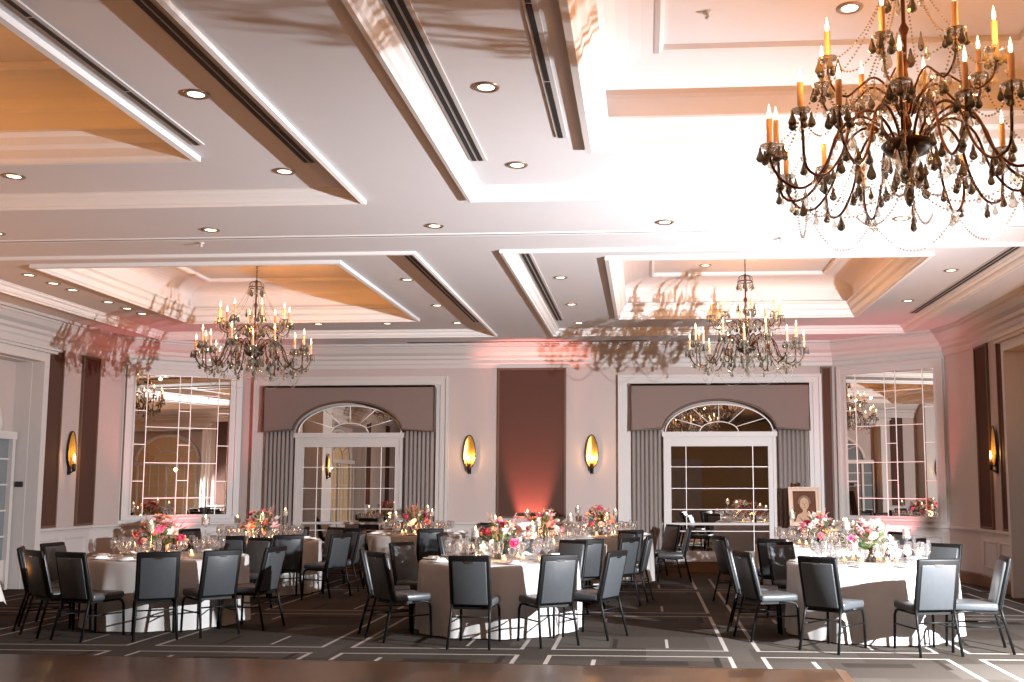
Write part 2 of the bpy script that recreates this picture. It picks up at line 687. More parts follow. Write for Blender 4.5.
# ---- ceiling: slab with four coffers, each holding a deeper tray
COF_X = [(-8.79, -2.665), (-1.60, 4.53)]
COF_Y = [(3.0, 9.06), (11.18, 17.55)]
TRAY_X = [(-7.66, -3.80), (-.41, 3.40)]
TRAY_Y = [(3.75, 7.96), (11.98, 16.28)]
HC = H + .09                               # coffer ceiling
cb = MB()
xs = sorted([XL - .3, XR + .3] + [v for p in COF_X for v in p])
ys = sorted([YB - .3, YF + .3] + [v for p in COF_Y for v in p])


def grid_plate(mb, xs, ys, holes, z, th=.0):
    for i in range(len(xs) - 1):
        for j in range(len(ys) - 1):
            cx_, cy_ = (xs[i] + xs[i + 1]) / 2, (ys[j] + ys[j + 1]) / 2
            if any(a < cx_ < b and c < cy_ < d for a, b, c, d in holes):
                continue
            mb.add([(xs[i], ys[j], z), (xs[i + 1], ys[j], z), (xs[i + 1], ys[j + 1], z), (xs[i], ys[j + 1], z)], [(0, 3, 2, 1)])


holes = [(a, b, c, d) for a, b in COF_X for c, d in COF_Y]
grid_plate(cb, xs, ys, holes, H)
for a, b, c, d in holes:
    loop = [(a, c), (b, c), (b, d), (a, d)]
    sweep(cb, loop, [(0, H), (0, HC + .02)], closed=True)
    i = COF_X.index((a, b))
    j = COF_Y.index((c, d))
    ta, tb = TRAY_X[i]
    tc_, td = TRAY_Y[j]
    grid_plate(cb, [a, ta, tb, b], [c, tc_, td, d], [(ta, tb, tc_, td)], HC)
# lid above so no light leaks
cb.add([(XL - 1.2, YB - .5, 5.25), (XR + 1.2, YB - .5, 5.25), (XR + 1.2, YF + .5, 5.25), (XL - 1.2, YF + .5, 5.25)], [(0, 3, 2, 1)])
struct('ceiling', cb, M['ceil'])
n_tr = 5
ZT = 4.97
for a, b, c, d in holes:
    i = COF_X.index((a, b))
    j = COF_Y.index((c, d))
    loop = [(a, c), (b, c), (b, d), (a, d)]
    t = MB()
    sweep(t, loop, [(-.045, H), (-.045, H - .035), (-.01, H - .04), (0, H - .02), (.02, H - .01), (.04, H + .02), (.045, H + .04), (.08, H + .06), (.09, H + .08), (.11, H + .082), (.11, HC)], closed=True)
    struct('trim_%d' % n_tr, t, M['trimceil'])
    n_tr += 1
    ta, tb = TRAY_X[i]
    tc_, td = TRAY_Y[j]
    loop = [(ta, tc_), (tb, tc_), (tb, td), (ta, td)]
    t = MB()
    # moulded rim with a ledge that hides the cove light
    sweep(t, loop, [(-.06, HC), (-.06, HC - .045), (-.01, HC - .05), (0, HC - .03), (.02, HC - .01), (.03, HC + .04), (.035, HC + .06), (.07, HC + .09), (.09, HC + .15), (.13, HC + .18), (.13, HC + .20), (.05, HC + .205), (-.0, HC + .21)], closed=True)
    struct('trim_%d' % n_tr, t, M['trimceil'])
    n_tr += 1
    t = MB()
    cove = [(0, HC), (0, 4.77)]
    for k in range(1, 9):
        an = PI / 2 * k / 8
        cove.append((.5 - .5 * math.cos(an), 4.77 + .16 * math.sin(an)))
    cove += [(.5, 4.925), (.54, 4.91), (.57, 4.925), (.57, ZT)]
    sweep(t, loop, cove, closed=True)
    o = offset_path(loop, .57, True)
    t.add([(q.x, q.y, ZT) for q in o], [(0, 3, 2, 1)])
    struct('ceiling_tray_%d' % (holes.index((a, b, c, d)) + 1), t, M['ceil'])
# partition track running across between the coffers
t = MB()
t.box((XL, 10.36, H - .012), (XR, 10.385, H + .0))
t.box((XL, 10.43, H - .012), (XR, 10.455, H + .0))
struct('trim_%d' % n_tr, t, M['trimceil'])
n_tr += 1
t = MB()
t.box((XL, 10.385, H - .006), (XR, 10.43, H - .001))
struct('trim_%d' % n_tr, t, M['vent'])
n_tr += 1
# dark shadow gap above the far crown
t = MB()
t.box((-4.45, 18.40, H - .012), (.05, 18.44, H - .001))
struct('trim_%d' % n_tr, t, M['vent'])
n_tr += 1

# warm cove lights hidden on the tray ledges
for (ta, tb) in TRAY_X:
    for (tc_, td) in TRAY_Y:
        cy_ = (tc_ + td) / 2
        for sx in (0, 1):
            l = bpy.data.lights.new('cove_lamp', 'AREA')
            l.shape = 'RECTANGLE'
            l.size = td - tc_ - .4
            l.size_y = .05
            l.energy = 1.1
            l.color = (1, .30, .05)
            o = bpy.data.objects.new('cove_lamp', l)
            C.objects.link(o)
            o.location = ((ta + .08) if sx == 0 else (tb - .08), cy_, HC + .23)
            o.rotation_euler = (PI, 0, PI / 2)

        for sy in (0, 1):
            l = bpy.data.lights.new('cove_lamp', 'AREA')
            l.shape = 'RECTANGLE'
            l.size = tb - ta - .4
            l.size_y = .05
            l.energy = 1.2
            l.color = (1, .36, .05)
            o = bpy.data.objects.new('cove_lamp', l)
            C.objects.link(o)
            o.location = ((ta + tb) / 2, (tc_ + .08) if sy == 0 else (td - .08), HC + .23)
            o.rotation_euler = (PI, 0, 0)

# ------------------------------------------------------------------ ceiling fittings
dl = thing('downlight', '', 'downlight', (0, 0, 0), 0, '')
q = MB()
q.lathe([(.058, .0), (.062, -.008), (.088, -.01), (.095, -.004), (.095, .0)], 20)
q.build('trim_ring', M['downring'], dl)
q = MB()
q.lathe([(.0001, -.004), (.059, -.004)], 20)
q.f = [f for f in q.f]
q.build('lens', M['downlens'], dl)
index_kids(dl)
ORD = ['first', 'second', 'third', 'fourth', 'fifth', 'sixth', 'seventh', 'eighth']
ROWS = [  # x, list of y, ceiling height, wording
    (-8.11, [12.53, 13.08, 13.55, 14.5, 15.05, 15.53], HC, 'row beside the left wall cornice'),
    (-5.65, [8.43], H if False else HC, 'lone spot on the strip past the orange near left tray'),
    (-5.6, [11.43, 16.73], HC, 'pair before and behind far left chandelier'),
    (-4.4, [16.74], HC, 'spot right behind the far left tray corner'),
    (-3.17, [6.68, 8.44], HC, 'near pair left of central ceiling band'),
    (-3.19, [11.45, 13.13, 15.08, 16.76], HC, 'far row left of central ceiling band'),
    (-1.09, [6.68, 8.39], HC, 'near pair right of central ceiling band'),
    (-1.11, [11.43, 13.12, 15.12, 16.88], HC, 'far row right of central ceiling band'),
    (1.43, [11.38, 16.8], HC, 'pair before and behind far right chandelier'),
    (3.97, [11.39, 12.98, 15.13], HC, 'row above the right hand wall')]
first = [True]


def put_down(x, y, z, label, group):
    if first[0]:
        first[0] = False
        dl.location = (x, y, z)
        dl['label'] = label
        dl['group'] = group
    else:
        dup(dl, (x, y, z), 0, label, group)


for x, yl, z, wd in ROWS:
    for k, y in enumerate(yl):
        if len(yl) == 1:
            lb = 'round recessed downlight, ' + wd
        else:
            lb = 'round recessed downlight, %s from the front in the %s' % (ORD[k], wd)
        put_down(x, y, z, lb, 'recessed downlights in the coffers')
for k, (x, y) in enumerate([(-6.9, 10.05), (-4.55, 10.05), (-2.16, 10.03), (.22, 10.03), (2.6, 10.03)]):
    put_down(x, y, H, 'round downlight, %s from the left on the cross band with the track' % ORD[k], 'recessed downlights on the cross band')
for x, y, lb in [(1.47, 6.88, 'large bright downlight in the near tray beside the big chandelier'),
                 (.95, 15.2, 'small downlight in the far right tray ceiling left of its chandelier'),
                 (-4.4, 15.2, 'small downlight in the far left tray ceiling right of its chandelier')]:
    put_down(x, y, ZT, lb, 'downlights inside the trays')


def vent(x, y0, y1, z, slots, label, pieces=1):
    t = thing('ceiling_vent', label, 'vent', (x, (y0 + y1) / 2, z), 0, 'linear slot vents in the ceiling')
    L = y1 - y0
    wd = .055 * slots + .03
    f = MB()
    f.box((-wd / 2, -L / 2, -.012), (wd / 2, L / 2, .0))
    f.build('vent_frame', M['ventframe'], t)
    for s_ in range(slots):
        u = -wd / 2 + .018 + s_ * .055
        for p_ in range(pieces):
            a = -L / 2 + .02 + (L - .02) * p_ / pieces
            b = -L / 2 + (L - .02) * (p_ + 1) / pieces
            g = MB()
            g.box((u, a, -.016), (u + .036, b, -.0125))
            g.build('slot', M['vent'], t)


vent(-2.85, 3.2, 8.2, HC, 2, 'long black slot vent in the shaded strip left of the ceiling aisle, near half')
vent(-1.40, 3.2, 8.24, HC, 2, 'long double slot vent beside the white moulding right of the ceiling aisle, near half')
vent(-.645, 3.2, 7.72, HC, 1, 'thin segmented slot vent left of the near right tray', 4)
vent(-3.61, 3.2, 7.71, HC, 1, 'thin segmented slot vent beside the orange near left tray', 4)
vent(-2.83, 11.6, 16.65, HC, 2, 'far slot vent in the shaded strip left of the ceiling aisle')
vent(-1.41, 11.56, 16.55, HC, 2, 'far double slot vent right of the ceiling aisle')
vent(4.33, 11.4, 16.2, HC, 2, 'black slot vent along the right edge of the far right coffer')
for x, y, lb in [(0.47, 6.88, 'small white sprinkler head in the near right tray'), (-4.9, 10.6, 'small sprinkler head on the left part of the cross band'),
                 (1.5, 10.75, 'small sprinkler head on the right part of the cross band')]:
    z = ZT if y < 8 else H
    tag(MB().lathe([(.0001, -.05), (.022, -.045), (.012, -.03), (.012, -.012), (.035, -.01), (.035, 0)], 12).build('sprinkler_head', M['trim'], loc=(x, y, z)), lb, 'sprinkler', 'sprinkler heads')

# ------------------------------------------------------------------ far wall fittings


def casing(x0, x1, ztop, name):
    mb = MB()
    prof = [(0, 0), (0, .05), (.02, .07), (.10, .07), (.12, .09), (.16, .09), (.17, .10), (.20, .10), (.20, 0)]
    # swept up, over and down, drawn as stepped boxes
    for (o_, i_, dep) in ((0, .05, .10), (.05, .16, .075), (.16, .24, .055)):
        mb.box((x0 + o_, YF - dep, 0), (x0 + i_, YF, ztop - o_))
        mb.box((x1 - i_, YF - dep, 0), (x1 - o_, YF, ztop - o_))
        mb.box((x0 + i_, YF - dep, ztop - i_), (x1 - i_, YF, ztop - o_))
    struct(name, mb, M['trim'])


def arch_pts(cx, hw, z0, rise, n=24):
    return [(cx + hw * math.cos(PI * k / n), z0 + rise * math.sin(PI * k / n)) for k in range(n + 1)]


def arched_unit(cx, side, fan_word):
    lab = 'left' if side < 0 else 'right'
    casing(cx - 1.89, cx + 1.91, 3.68, 'trim_%d' % (30 if side < 0 else 31))
    # valance with an arch cut out of its lower edge
    t = thing('valance', 'taupe padded valance with arched cut-out over the %s mirrored door' % lab, 'valance', (cx, YF, 2.62))
    x0, x1, z0, z1 = -1.64, 1.66, 0, .86
    hw, rise, za = 1.06, .60, -.03
    arc = [(hw * math.cos(PI * k / 28), za + rise * math.sin(PI * k / 28)) for k in range(29)]
    arc = [p for p in arc if p[1] >= 0]
    pts = [(x1, z0), (x1, z1), (x0, z1), (x0, z0)]
    left_arc = list(reversed(arc))     # from left to right
    mb = MB()
    # strips between the arch and the straight top
    cols = [(x0, z0)] + [(p[0], p[1]) for p in left_arc] + [(x1, z0)]
    ya, yb = -.20, -.11
    for (a, b) in zip(cols[:-1], cols[1:]):
        if abs(a[0] - b[0]) < 1e-6:
            continue
        mb.prism([a, b, (b[0], z1), (a[0], z1)], ya, yb)
    mb.build('fabric_face', M['valance'], t)
    MB().box((x0, yb, 0), (x0 + .03, 0, z1)).build('side_return', M['valance'], t)
    MB().box((x1 - .03, yb, 0), (x1, 0, z1)).build('side_return', M['valance'], t)
    mb = MB()
    edge = [(x0, z0), (x0, z1), (x1, z1), (x1, z0)]
    path = [(x0, ya - .004, z0)] + [(p[0], ya - .004, p[1]) for p in left_arc] + [(x1, ya - .004, z0), (x1, ya - .004, z1), (x0, ya - .004, z1)]
    mb.tube(path, .022, 6, closed=True)
    mb.build('dark_piping', M['browntrim'], t)
    # curtains
    for s_ in (-1, 1):
        t2 = thing('curtain', 'grey pleated curtain on the %s side of the %s mirrored door' % ('left' if s_ < 0 else 'right', lab), 'curtain',
                   (cx + s_ * 1.36, YF - .045, 0.03))
        mb = MB()
        n = 96
        wd = .56
        top, bot = [], []
        rows = 8
        for r_ in range(rows + 1):
            z = 2.66 * r_ / rows
            for k in range(n + 1):
                u = k / n
                amp = .085 * (.75 + .25 * r_ / rows)
                mb.v.append((-wd / 2 + wd * u, -.012 - amp * abs(math.sin(PI * 7 * u)) ** .42 + .004 * math.sin(3 * z + 9 * u), z))
        for r_ in range(rows):
            for k in range(n):
                a = r_ * (n + 1) + k
                mb.f.append((a, a + 1, a + n + 2, a + n + 1))
                mb.sm.append(True)
        o = mb.build('drape', M['curtain'], t2)
        sol = o.modifiers.new('thick', 'SOLIDIFY')
        sol.thickness = .006
        mb = MB()
        mb.tube([(-.29, -.02, 2.66), (.29, -.02, 2.66)], .012, 6)
        mb.build('rod', M['browntrim'], t2)
    # mirrored door under the arch
    t = thing('mirrored_door', 'white framed %s door of mirror panes with arched mirrored fanlight%s' % (lab, fan_word), 'mirrored door', (cx, YF, 0))
    fw = 1.04
    mb = MB()
    for s_ in (-1, 1):
        mb.box((s_ * fw, -.09, .2), (s_ * .90, 0, 2.58))
        mb.box((s_ * fw, -.11, .2), (s_ * .99, -.09, 2.58))
    mb.box((-.90, -.09, 2.33), (.90, 0, 2.58))
    mb.box((-fw - .03, -.13, 2.51), (fw + .03, 0, 2.60))
    mb.box((-.90, -.07, .2), (.90, 0, .39))
    mb.build('door_frame', M['trim'], t)
    MB().box((-.90, -.035, .39), (.90, -.01, 2.33)).build('mirror_glass', M['mirror'], t)
    for x in (-.62, .62):
        MB().box((x - .006, -.045, .39), (x + .006, -.034, 2.33)).build('vertical_muntin', M['muntin'], t)
    for z in (.756, 1.156, 1.546, 1.947):
        MB().box((-.90, -.044, z - .006), (.90, -.034, z + .006)).build('horizontal_muntin', M['muntin'], t)
    # fanlight
    ap = [(1.0 * math.cos(PI * k / 28), 2.60 + .52 * math.sin(PI * k / 28)) for k in range(29)]
    MB().prism(ap, -.05, -.02).build('fanlight_mirror', M['mirror'], t)
    mb = MB()
    mb.tube([(p[0], -.055, p[1]) for p in ap], .013, 6)
    ip = [(.36 * math.cos(PI * k / 14), -.055, 2.60 + .19 * math.sin(PI * k / 14)) for k in range(15)]
    mb.tube(ip, .009, 6)
    for k in range(1, 6):
        an = PI * k / 6
        mb.tube([(.36 * math.cos(an), -.055, 2.60 + .19 * math.sin(an)), (1.0 * math.cos(an), -.055, 2.60 + .52 * math.sin(an))], .008, 6)
    mb.build('fanlight_muntins', M['muntin'], t)


arched_unit(-5.64, -1, ', beside the left corner mirror')
arched_unit(1.39, 1, ', behind the framed portrait')

# brown fabric panels
CPAN = (-2.79, -1.49)


def wall_panel(loc, rz, wd, z0, z1, label):
    t = thing('wall_panel', label, 'wall panel', loc, rz)
    MB().box((-wd / 2, -.025, z0), (wd / 2, 0, z1)).build('fabric', M['brownfab'], t)
    mb = MB()
    frame_box(mb, -wd / 2 - .02, wd / 2 + .02, z0 - .03, z1, .035, -.04, 0)
    mb.build('edge_frame', M['browntrim'], t)


wall_panel((-2.14, YF - .001, 0), 0, 1.27, 1.02, 3.83, 'tall brown fabric wall panel with red glow, between the two sconces on the back wall')
wall_panel((3.40, YF - .001, 0), 0, .17, .95, 3.82, 'narrow brown strip panel squeezed between right arched surround and corner mirror')
# local axes of a side wall: x runs along the wall, -y points into the room
RZL, RZR = -PI / 2 + PI, PI / 2 + PI
RZL = PI / 2
RZR = -PI / 2
wall_panel((XL + .001, 15.72, 0), RZL, .44, .95, 3.83, 'brown fabric strip on the left wall beside the white door casing')
wall_panel((XL + .001, 16.80, 0), RZL, .50, .95, 3.83, 'brown fabric strip on the left wall next to the corner, right of the sconce')
wall_panel((XR - .001, 16.25, 0), RZR, .56, .95, 3.83, 'brown fabric strip on the right wall next to the corner pier')
wall_panel((XR - .001, 15.30, 0), RZR, .40, .95, 3.83, 'brown fabric strip on the right wall beside the door casing at the frame edge')
for s_, X, rz, nm in ((-1, XL + .001, RZL, 'left'), (1, XR - .001, RZR, 'right')):
    for y, wd in ((10.6, .44), (8.3, .44), (3.2, .5), (.6, .5)):
        n_tr += 1
        struct('trim_%d' % (60 + n_tr), MB().box((X - s_ * .03, y - wd / 2, .95), (X, y + wd / 2, 3.83)), M['brownfab'])


def sconce_parts(t):
    # leaf-shaped gilded dish with a dark rim, a dark cup and a glowing candle bulb
    n, m_ = 28, 7
    mb = MB()
    hw, hh = .115, .31
    mb.v.append((0, -.02, 0))
    for r_ in range(1, m_ + 1):
        u = r_ / m_
        for k in range(n):
            a = 2 * PI * k / n
            x = hw * u * math.cos(a) * (1 - .18 * math.sin(a))
            z = hh * u * math.sin(a)
            mb.v.append((x, -.02 - .035 * u * u, z))
    for k in range(n):
        mb.f.append((0, 1 + k, 1 + (k + 1) % n))
        mb.sm.append(True)
    for r_ in range(m_ - 1):
        for k in range(n):
            a, b = 1 + r_ * n + k, 1 + r_ * n + (k + 1) % n
            mb.f.append((a, b, b + n, a + n))
            mb.sm.append(True)
    o = mb.build('gilded_dish', M['goldleaf'], t)
    mb = MB()
    mb.tube([(hw * math.cos(2 * PI * k / n) * (1 - .18 * math.sin(2 * PI * k / n)), -.055, hh * math.sin(2 * PI * k / n)) for k in range(n)], .008, 6, closed=True)
    mb.build('dark_rim', M['darkbr'], t)
    mb = MB()
    mb.box((-.03, -.03, -.42), (.03, 0, -.18))
    mb.tube([(0, -.02, -.40), (0, -.09, -.36)], .012, 8)
    mb.lathe([(.014, 0), (.028, .01), (.032, .13), (.024, .135), (.022, .02)], 12, (0, -.10, -.37))
    mb.build('candle_cup', M['darkbr'], t)
    MB().lathe([(.016, 0), (.018, .06), (.014, .07)], 10, (0, -.10, -.26)).build('candle_tube', M['sleeve'], t)
    MB().lathe([(.004, 0), (.015, .02), (.017, .045), (.008, .09), (.0005, .125)], 10, (0, -.10, -.19)).build('bulb', M['flame'], t)


sc = thing('wall_sconce', 'gilded leaf wall sconce on the back wall left of the brown panel', 'sconce', (-3.32, YF - .001, 2.24), 0, 'gilded leaf sconces')
sconce_parts(sc)
index_kids(sc)
SCON = [((-.995, YF - .001, 2.24), 0, 'gilded leaf wall sconce on the back wall right of the brown panel'),
        ((XL + .001, 16.28, 2.2), RZL, 'gilded leaf wall sconce on the left side wall between two brown strips'),
        ((XR - .001, 15.74, 2.2), RZR, 'gilded leaf wall sconce on the right side wall between two brown strips'),
        ((XL + .551, 9.45, 2.2), RZL, 'gilded leaf wall sconce on the left wall between the two doorways'),
        ((XR - .551, 9.45, 2.2), RZR, 'gilded leaf wall sconce on the right wall between the two doorways')]
for loc, rz, lb in SCON:
    dup(sc, loc, rz, lb)
for (x, y, z), nx, ny in [((-3.32, YF, 2.24), 0, -1), ((-.995, YF, 2.24), 0, -1), ((XL, 16.28, 2.2), 1, 0), ((XR, 15.74, 2.2), -1, 0), ((XL + .55, 9.45, 2.2), 1, 0), ((XR - .55, 9.45, 2.2), -1, 0)]:
    lamp('sconce_lamp', 'POINT', (x + nx * .15, y + ny * .15, z - .10), 5, (1, .52, .18), .02)


# corner mirrors made of many bevelled panes
def corner_mirror(p, q, m0, m1, label):
    """p->q runs left to right seen from the room; m0, m1 are the frame ends along it"""
    p, q = Vector(p), Vector(q)
    t_ = (q - p).normalized()
    c = p + t_ * ((m0 + m1) / 2)
    rz = math.atan2(t_.y, t_.x)
    hw = (m1 - m0) / 2
    t = thing('wall_mirror', label, 'mirror', (c.x, c.y, 0), rz)
    z0, z1 = .98, 3.80
    fw = .16
    mb = MB()
    for (o_, i_, dep) in ((0, .05, .07), (.05, .13, .045), (.13, fw, .06)):
        mb.box((-hw + o_, -dep, z0 + o_ * .5), (-hw + i_, -.002, z1 - o_))
        mb.box((hw - i_, -dep, z0 + o_ * .5), (hw - o_, -.002, z1 - o_))
        mb.box((-hw + i_, -dep, z1 - i_), (hw - i_, -.002, z1 - o_))
        mb.box((-hw + i_, -dep, z0 + o_ * .5), (hw - i_, -.002, z0 + i_ * .5))
    mb.build('mirror_frame', M['trim'], t)
    gw = hw - fw
    g0, g1 = z0 + .08, z1 - fw
    MB().box((-gw, -.025, g0), (gw, -.006, g1)).build('mirror_glass', M['mirror'], t)
    W, Hh = 2 * gw, g1 - g0
    V = [.118, .455, .575, .875]
    for v in V:
        x = -gw + W * v
        MB().box((x - .0065, -.034, g0), (x + .0065, -.024, g1)).build('vertical_bar', M['muntin'], t)

    def hb(a, b, f):
        z = g1 - Hh * f
        MB().box((-gw + W * a, -.033, z - .0065), (-gw + W * b, -.024, z + .0065)).build('horizontal_bar', M['muntin'], t)
    for f in (.135, .375, .63, .88):
        hb(V[0], V[1], f)
        hb(V[1], V[2], f)
        hb(V[2], V[3], f)
    for f in (.255, .5, .755):
        hb(V[1], V[2], f)
    for f in (.26, .5, .76):
        hb(0, V[0], f)
        hb(V[3], 1, f)


Lb = (Vector(PATH[5]) - Vector(PATH[4])).length
corner_mirror(PATH[5], PATH[4], .03, Lb - .08, 'large many-paned wall mirror in the left corner, reflecting a chandelier')
corner_mirror(PATH[3], PATH[2], .10, Lb - .02, 'large many-paned wall mirror in the right corner, reflecting a pair of sconces')

# ------------------------------------------------------------------ doorways in the side walls


def doorway(X, s, a, b, k):
    """white casing with a cornice; a tall arched glazed door stands back in the recess"""
    mb = MB()
    for (o_, i_, dep) in ((-.24, -.16, .07), (-.16, -.03, .12), (-.03, .02, .15)):
        mb.box((X - s * dep, a + o_, 0), (X + s * .05, a + i_, ZO - o_))
        mb.box((X - s * dep, b - i_, 0), (X + s * .05, b - o_, ZO - o_))
        mb.box((X - s * dep, a + i_, ZO - i_), (X + s * .05, b - i_, ZO - o_))
    mb.box((X - s * .18, a - .28, ZO + .13), (X, b + .28, ZO + .17))
    mb.box((X - s * .23, a - .32, ZO + .17), (X, b + .32, ZO + .21))
    mb.box((X + s * .05, b - .03, 0), (X + s * .32, b - .001, ZO))
    mb.box((X + s * .05, a + .001, 0), (X + s * .32, a + .03, ZO))
    mb.box((X + s * .05, a + .03, ZO - .03), (X + s * .32, b - .03, ZO - .001))
    struct('trim_%d' % (40 + k), mb, M['trim'])
    d = bpy.data.objects.new('door_%d' % k, None)
    C.objects.link(d)
    d['kind'] = 'structure'
    d.location = (X + s * .32, (a + b) / 2, 0)
    d.rotation_euler = (0, 0, RZL if s < 0 else RZR)
    wd = (b - a) / 2
    hw = wd - .48
    # frame: jambs, transom bar, arch
    mb = MB()
    for x in (-hw - .40, -hw, -.03, hw - .06, hw + .34):
        mb.box((x, -.10, 0), (x + .07, 0, 2.35))
    mb.box((-hw - .40, -.12, 2.32), (hw + .41, 0, 2.44))
    ap = [((hw + .05) * math.cos(PI * k_ / 24), -.05, 2.44 + .95 * math.sin(PI * k_ / 24)) for k_ in range(25)]
    mb.tube(ap, .065, 6)
    mb.tube([(p[0] * .42, -.05, 2.44 + (p[2] - 2.44) * .42) for p in ap], .02, 6)
    for k_ in range(1, 6):
        an = PI * k_ / 6
        mb.tube([(.42 * hw * math.cos(an), -.05, 2.44 + .40 * math.sin(an)), (hw * math.cos(an), -.05, 2.44 + .92 * math.sin(an))], .016, 6)
    mb.box((-hw - .40, -.06, 0), (hw + .41, 0, .45))
    for z in (.80, 1.2, 1.6, 2.0):
        mb.box((-hw - .33, -.05, z), (hw + .34, -.02, z + .025))
    for x in (-.76, -.38, .36, .74):
        mb.box((x, -.05, .45), (x + .025, -.02, 2.32))
    o = mb.build('door_frame', M['trim'], d)
    g = MB()
    g.box((-hw - .33, -.03, .45), (hw + .34, -.012, 2.32))
    g.prism([(hw * math.cos(PI * k_ / 24), 2.44 + .90 * math.sin(PI * k_ / 24)) for k_ in range(25)], -.03, -.012)
    g.build('door_glass', M['paneglass'], d)


doorway(XL, -1, *OPEN_L[0], 1)
doorway(XR, 1, *OPEN_R[0], 2)
M['_pane'] = M['paneglass']
M['paneglass'] = M['tanwall']
doorway(XL, -1, *OPEN_L[1], 3)
doorway(XR, 1, *OPEN_R[1], 4)
t = thing('wall_plate', 'small dark sign plate on the door reveal right of the arched glass door', 'sign', (XL - .58, 15.0, 1.62), 0)
MB().bevbox((.12, .02, .085), .006, 2).build('plate', M['black'], t)
t.location = (XL - .14, 15.205, 1.62)
# added columns, unseen: right one keeps flash off its wall, left one matches
for k, (X, s_) in enumerate(((XL, 1), (XR, -1))):
    mb = MB()
    mb.box((X, 9.05, 0), (X + s_ * .55, 9.85, H))
    mb.box((X, 9.0, 0), (X + s_ * .58, 9.9, .2))
    struct('trim_%d' % (50 + k), mb, M['trim'])
# back wall doors, seen in the mirrors
for k, x in enumerate((-5.5, 1.3)):
    mb = MB()
    frame_box(mb, x - 1.1, x + 1.1, 0.0, 2.7, .14, YB, YB + .09)
    for s_ in (-1, 1):
        x0, x1 = (x - .96, x - .01) if s_ < 0 else (x + .01, x + .96)
        mb.box((x0, YB, .0), (x1, YB + .05, 2.55))
        for z0, z1 in ((.2, 1.0), (1.15, 2.4)):
            frame_box(mb, x0 + .15, x1 - .15, z0, z1, .04, YB + .05, YB + .075)
    struct('door_%d' % (5 + k), mb, M['trim'])

# ------------------------------------------------------------------ dance floor
t = thing('dance_floor', 'brown parquet dance floor panels laid on the carpet in the foreground', 'dance floor', (-4, 5.05, 0), R(-2.9))
MB().box((-5.4, -4.5, .004), (5.42, 4.14, .022)).build('parquet', M['parquet'], t)
mb = MB()
mb.prism([(5.42, .0), (5.42, .024), (5.52, .004), (5.52, .0)], -4.5, 4.24)
mb.add([(-5.4, 4.14, .024), (5.42, 4.14, .024), (5.42, 4.24, .004), (-5.4, 4.24, .004), (-5.4, 4.14, 0), (5.42, 4.14, 0), (5.42, 4.24, 0), (-5.4, 4.24, 0)],
       [(0, 1, 2, 3), (4, 7, 6, 5), (3, 2, 6, 7), (0, 3, 7, 4), (1, 5, 6, 2), (0, 4, 5, 1)])
mb.build('edge_ramp', M['parquet'], t)

# ------------------------------------------------------------------ pink uplight cans
for k, ((ux, uy), aim, pw, an) in enumerate(UPLIGHTS):
    lb = ['small black uplight can under the brown wall panel', 'small black uplight can at the foot of the left corner mirror', 'small black uplight can at the foot of the right corner mirror'][k]
    t = thing('uplight', lb, 'uplight', (ux, uy, 0), 0, 'pink uplights')
    MB().lathe([(.07, .0), (.07, .015), (.02, .02), (.02, .05)], 14).build('foot', M['black'], t)
    MB().lathe([(.05, .05), (.075, .07), (.08, .22), (.07, .22), (.065, .1), (.001, .09)], 14).build('can', M['black'], t)

for k, (x, y, tx) in enumerate(AMBER):
    t = thing('uplight', 'black amber uplight by the %s side wall outside the frame, %s from the back' % ('left' if x < 0 else 'right', ORD[k // 2]), 'uplight', (x, y, 0), 0, 'amber uplights')
    MB().lathe([(.07, .0), (.07, .015), (.02, .02), (.02, .05)], 14).build('foot', M['black'], t)
    MB().lathe([(.05, .05), (.075, .07), (.08, .22), (.07, .22), (.065, .1), (.001, .09)], 14).build('can', M['black'], t)

# ------------------------------------------------------------------ chairs


def make_chair():
    t = thing('banquet_chair', '', 'chair', (0, 0, 0), 0, '')
    q = MB()
    q.bevbox((.43, .42, .075), .025, 3, Matrix.Translation((0, .02, .435)))
    q.build('seat', M['pad'], t)
    tilt = R(13)
    mt = Matrix.Translation((0, -.20, .41)) @ Matrix.Rotation(tilt, 4, 'X')
    # shell: slightly wider at the top, rounded corners
    q = MB()
    q.bevbox((.425, .04, .515), .018, 2, mt @ Matrix.Translation((0, 0, .2575)))
    q.build('backrest', M['frame'], t)
    q = MB()
    q.bevbox((.345, .02, .44), .009, 2, mt @ Matrix.Translation((0, -.0185, .238)))
    q.build('rear_pad', M['pad'], t)
    q = MB()
    q.bevbox((.375, .05, .44), .02, 2, mt @ Matrix.Translation((0, .024, .245)))
    q.build('front_pad', M['pad'], t)
    q = MB()
    arc = [(-.05, .0), (.05, .0)] + [(.05 * math.cos(PI * k / 8), -.018 * math.sin(PI * k / 8)) for k in range(1, 8)]
    q.prism(arc, -.034, -.018)
    q.v = [tuple(mt @ Vector((x, y, z + .462))) for x, y, z in q.v]
    q.build('handle', M['chrome'], t)
    for s_ in (-1, 1):
        q = MB()
        q.tube([(s_ * .185, .02, .39), (s_ * .19, .15, .39), (s_ * .195, .205, .375), (s_ * .20, .228, .33), (s_ * .205, .24, .0)], .0138, 8)
        q.build('leg', M['frame'], t)
        q = MB()
        q.tube([(s_ * .19, -.21, .43), (s_ * .195, -.235, .33), (s_ * .21, -.315, .0)], .0138, 8)
        q.build('leg', M['frame'], t)
        q = MB()
        q.tube([(s_ * .203, .231, .245), (s_ * .199, -.258, .25)], .008, 6)
        q.build('side_stretcher', M['frame'], t)
    q = MB()
    q.box((-.19, -.19, .375), (.19, .20, .398))
    q.build('seat_frame', M['frame'], t)
    q = MB()
    q.tube([(-.196, -.243, .305), (.196, -.243, .305)], .008, 6)
    q.build('rear_stretcher', M['frame'], t)
    index_kids(t)
    return t


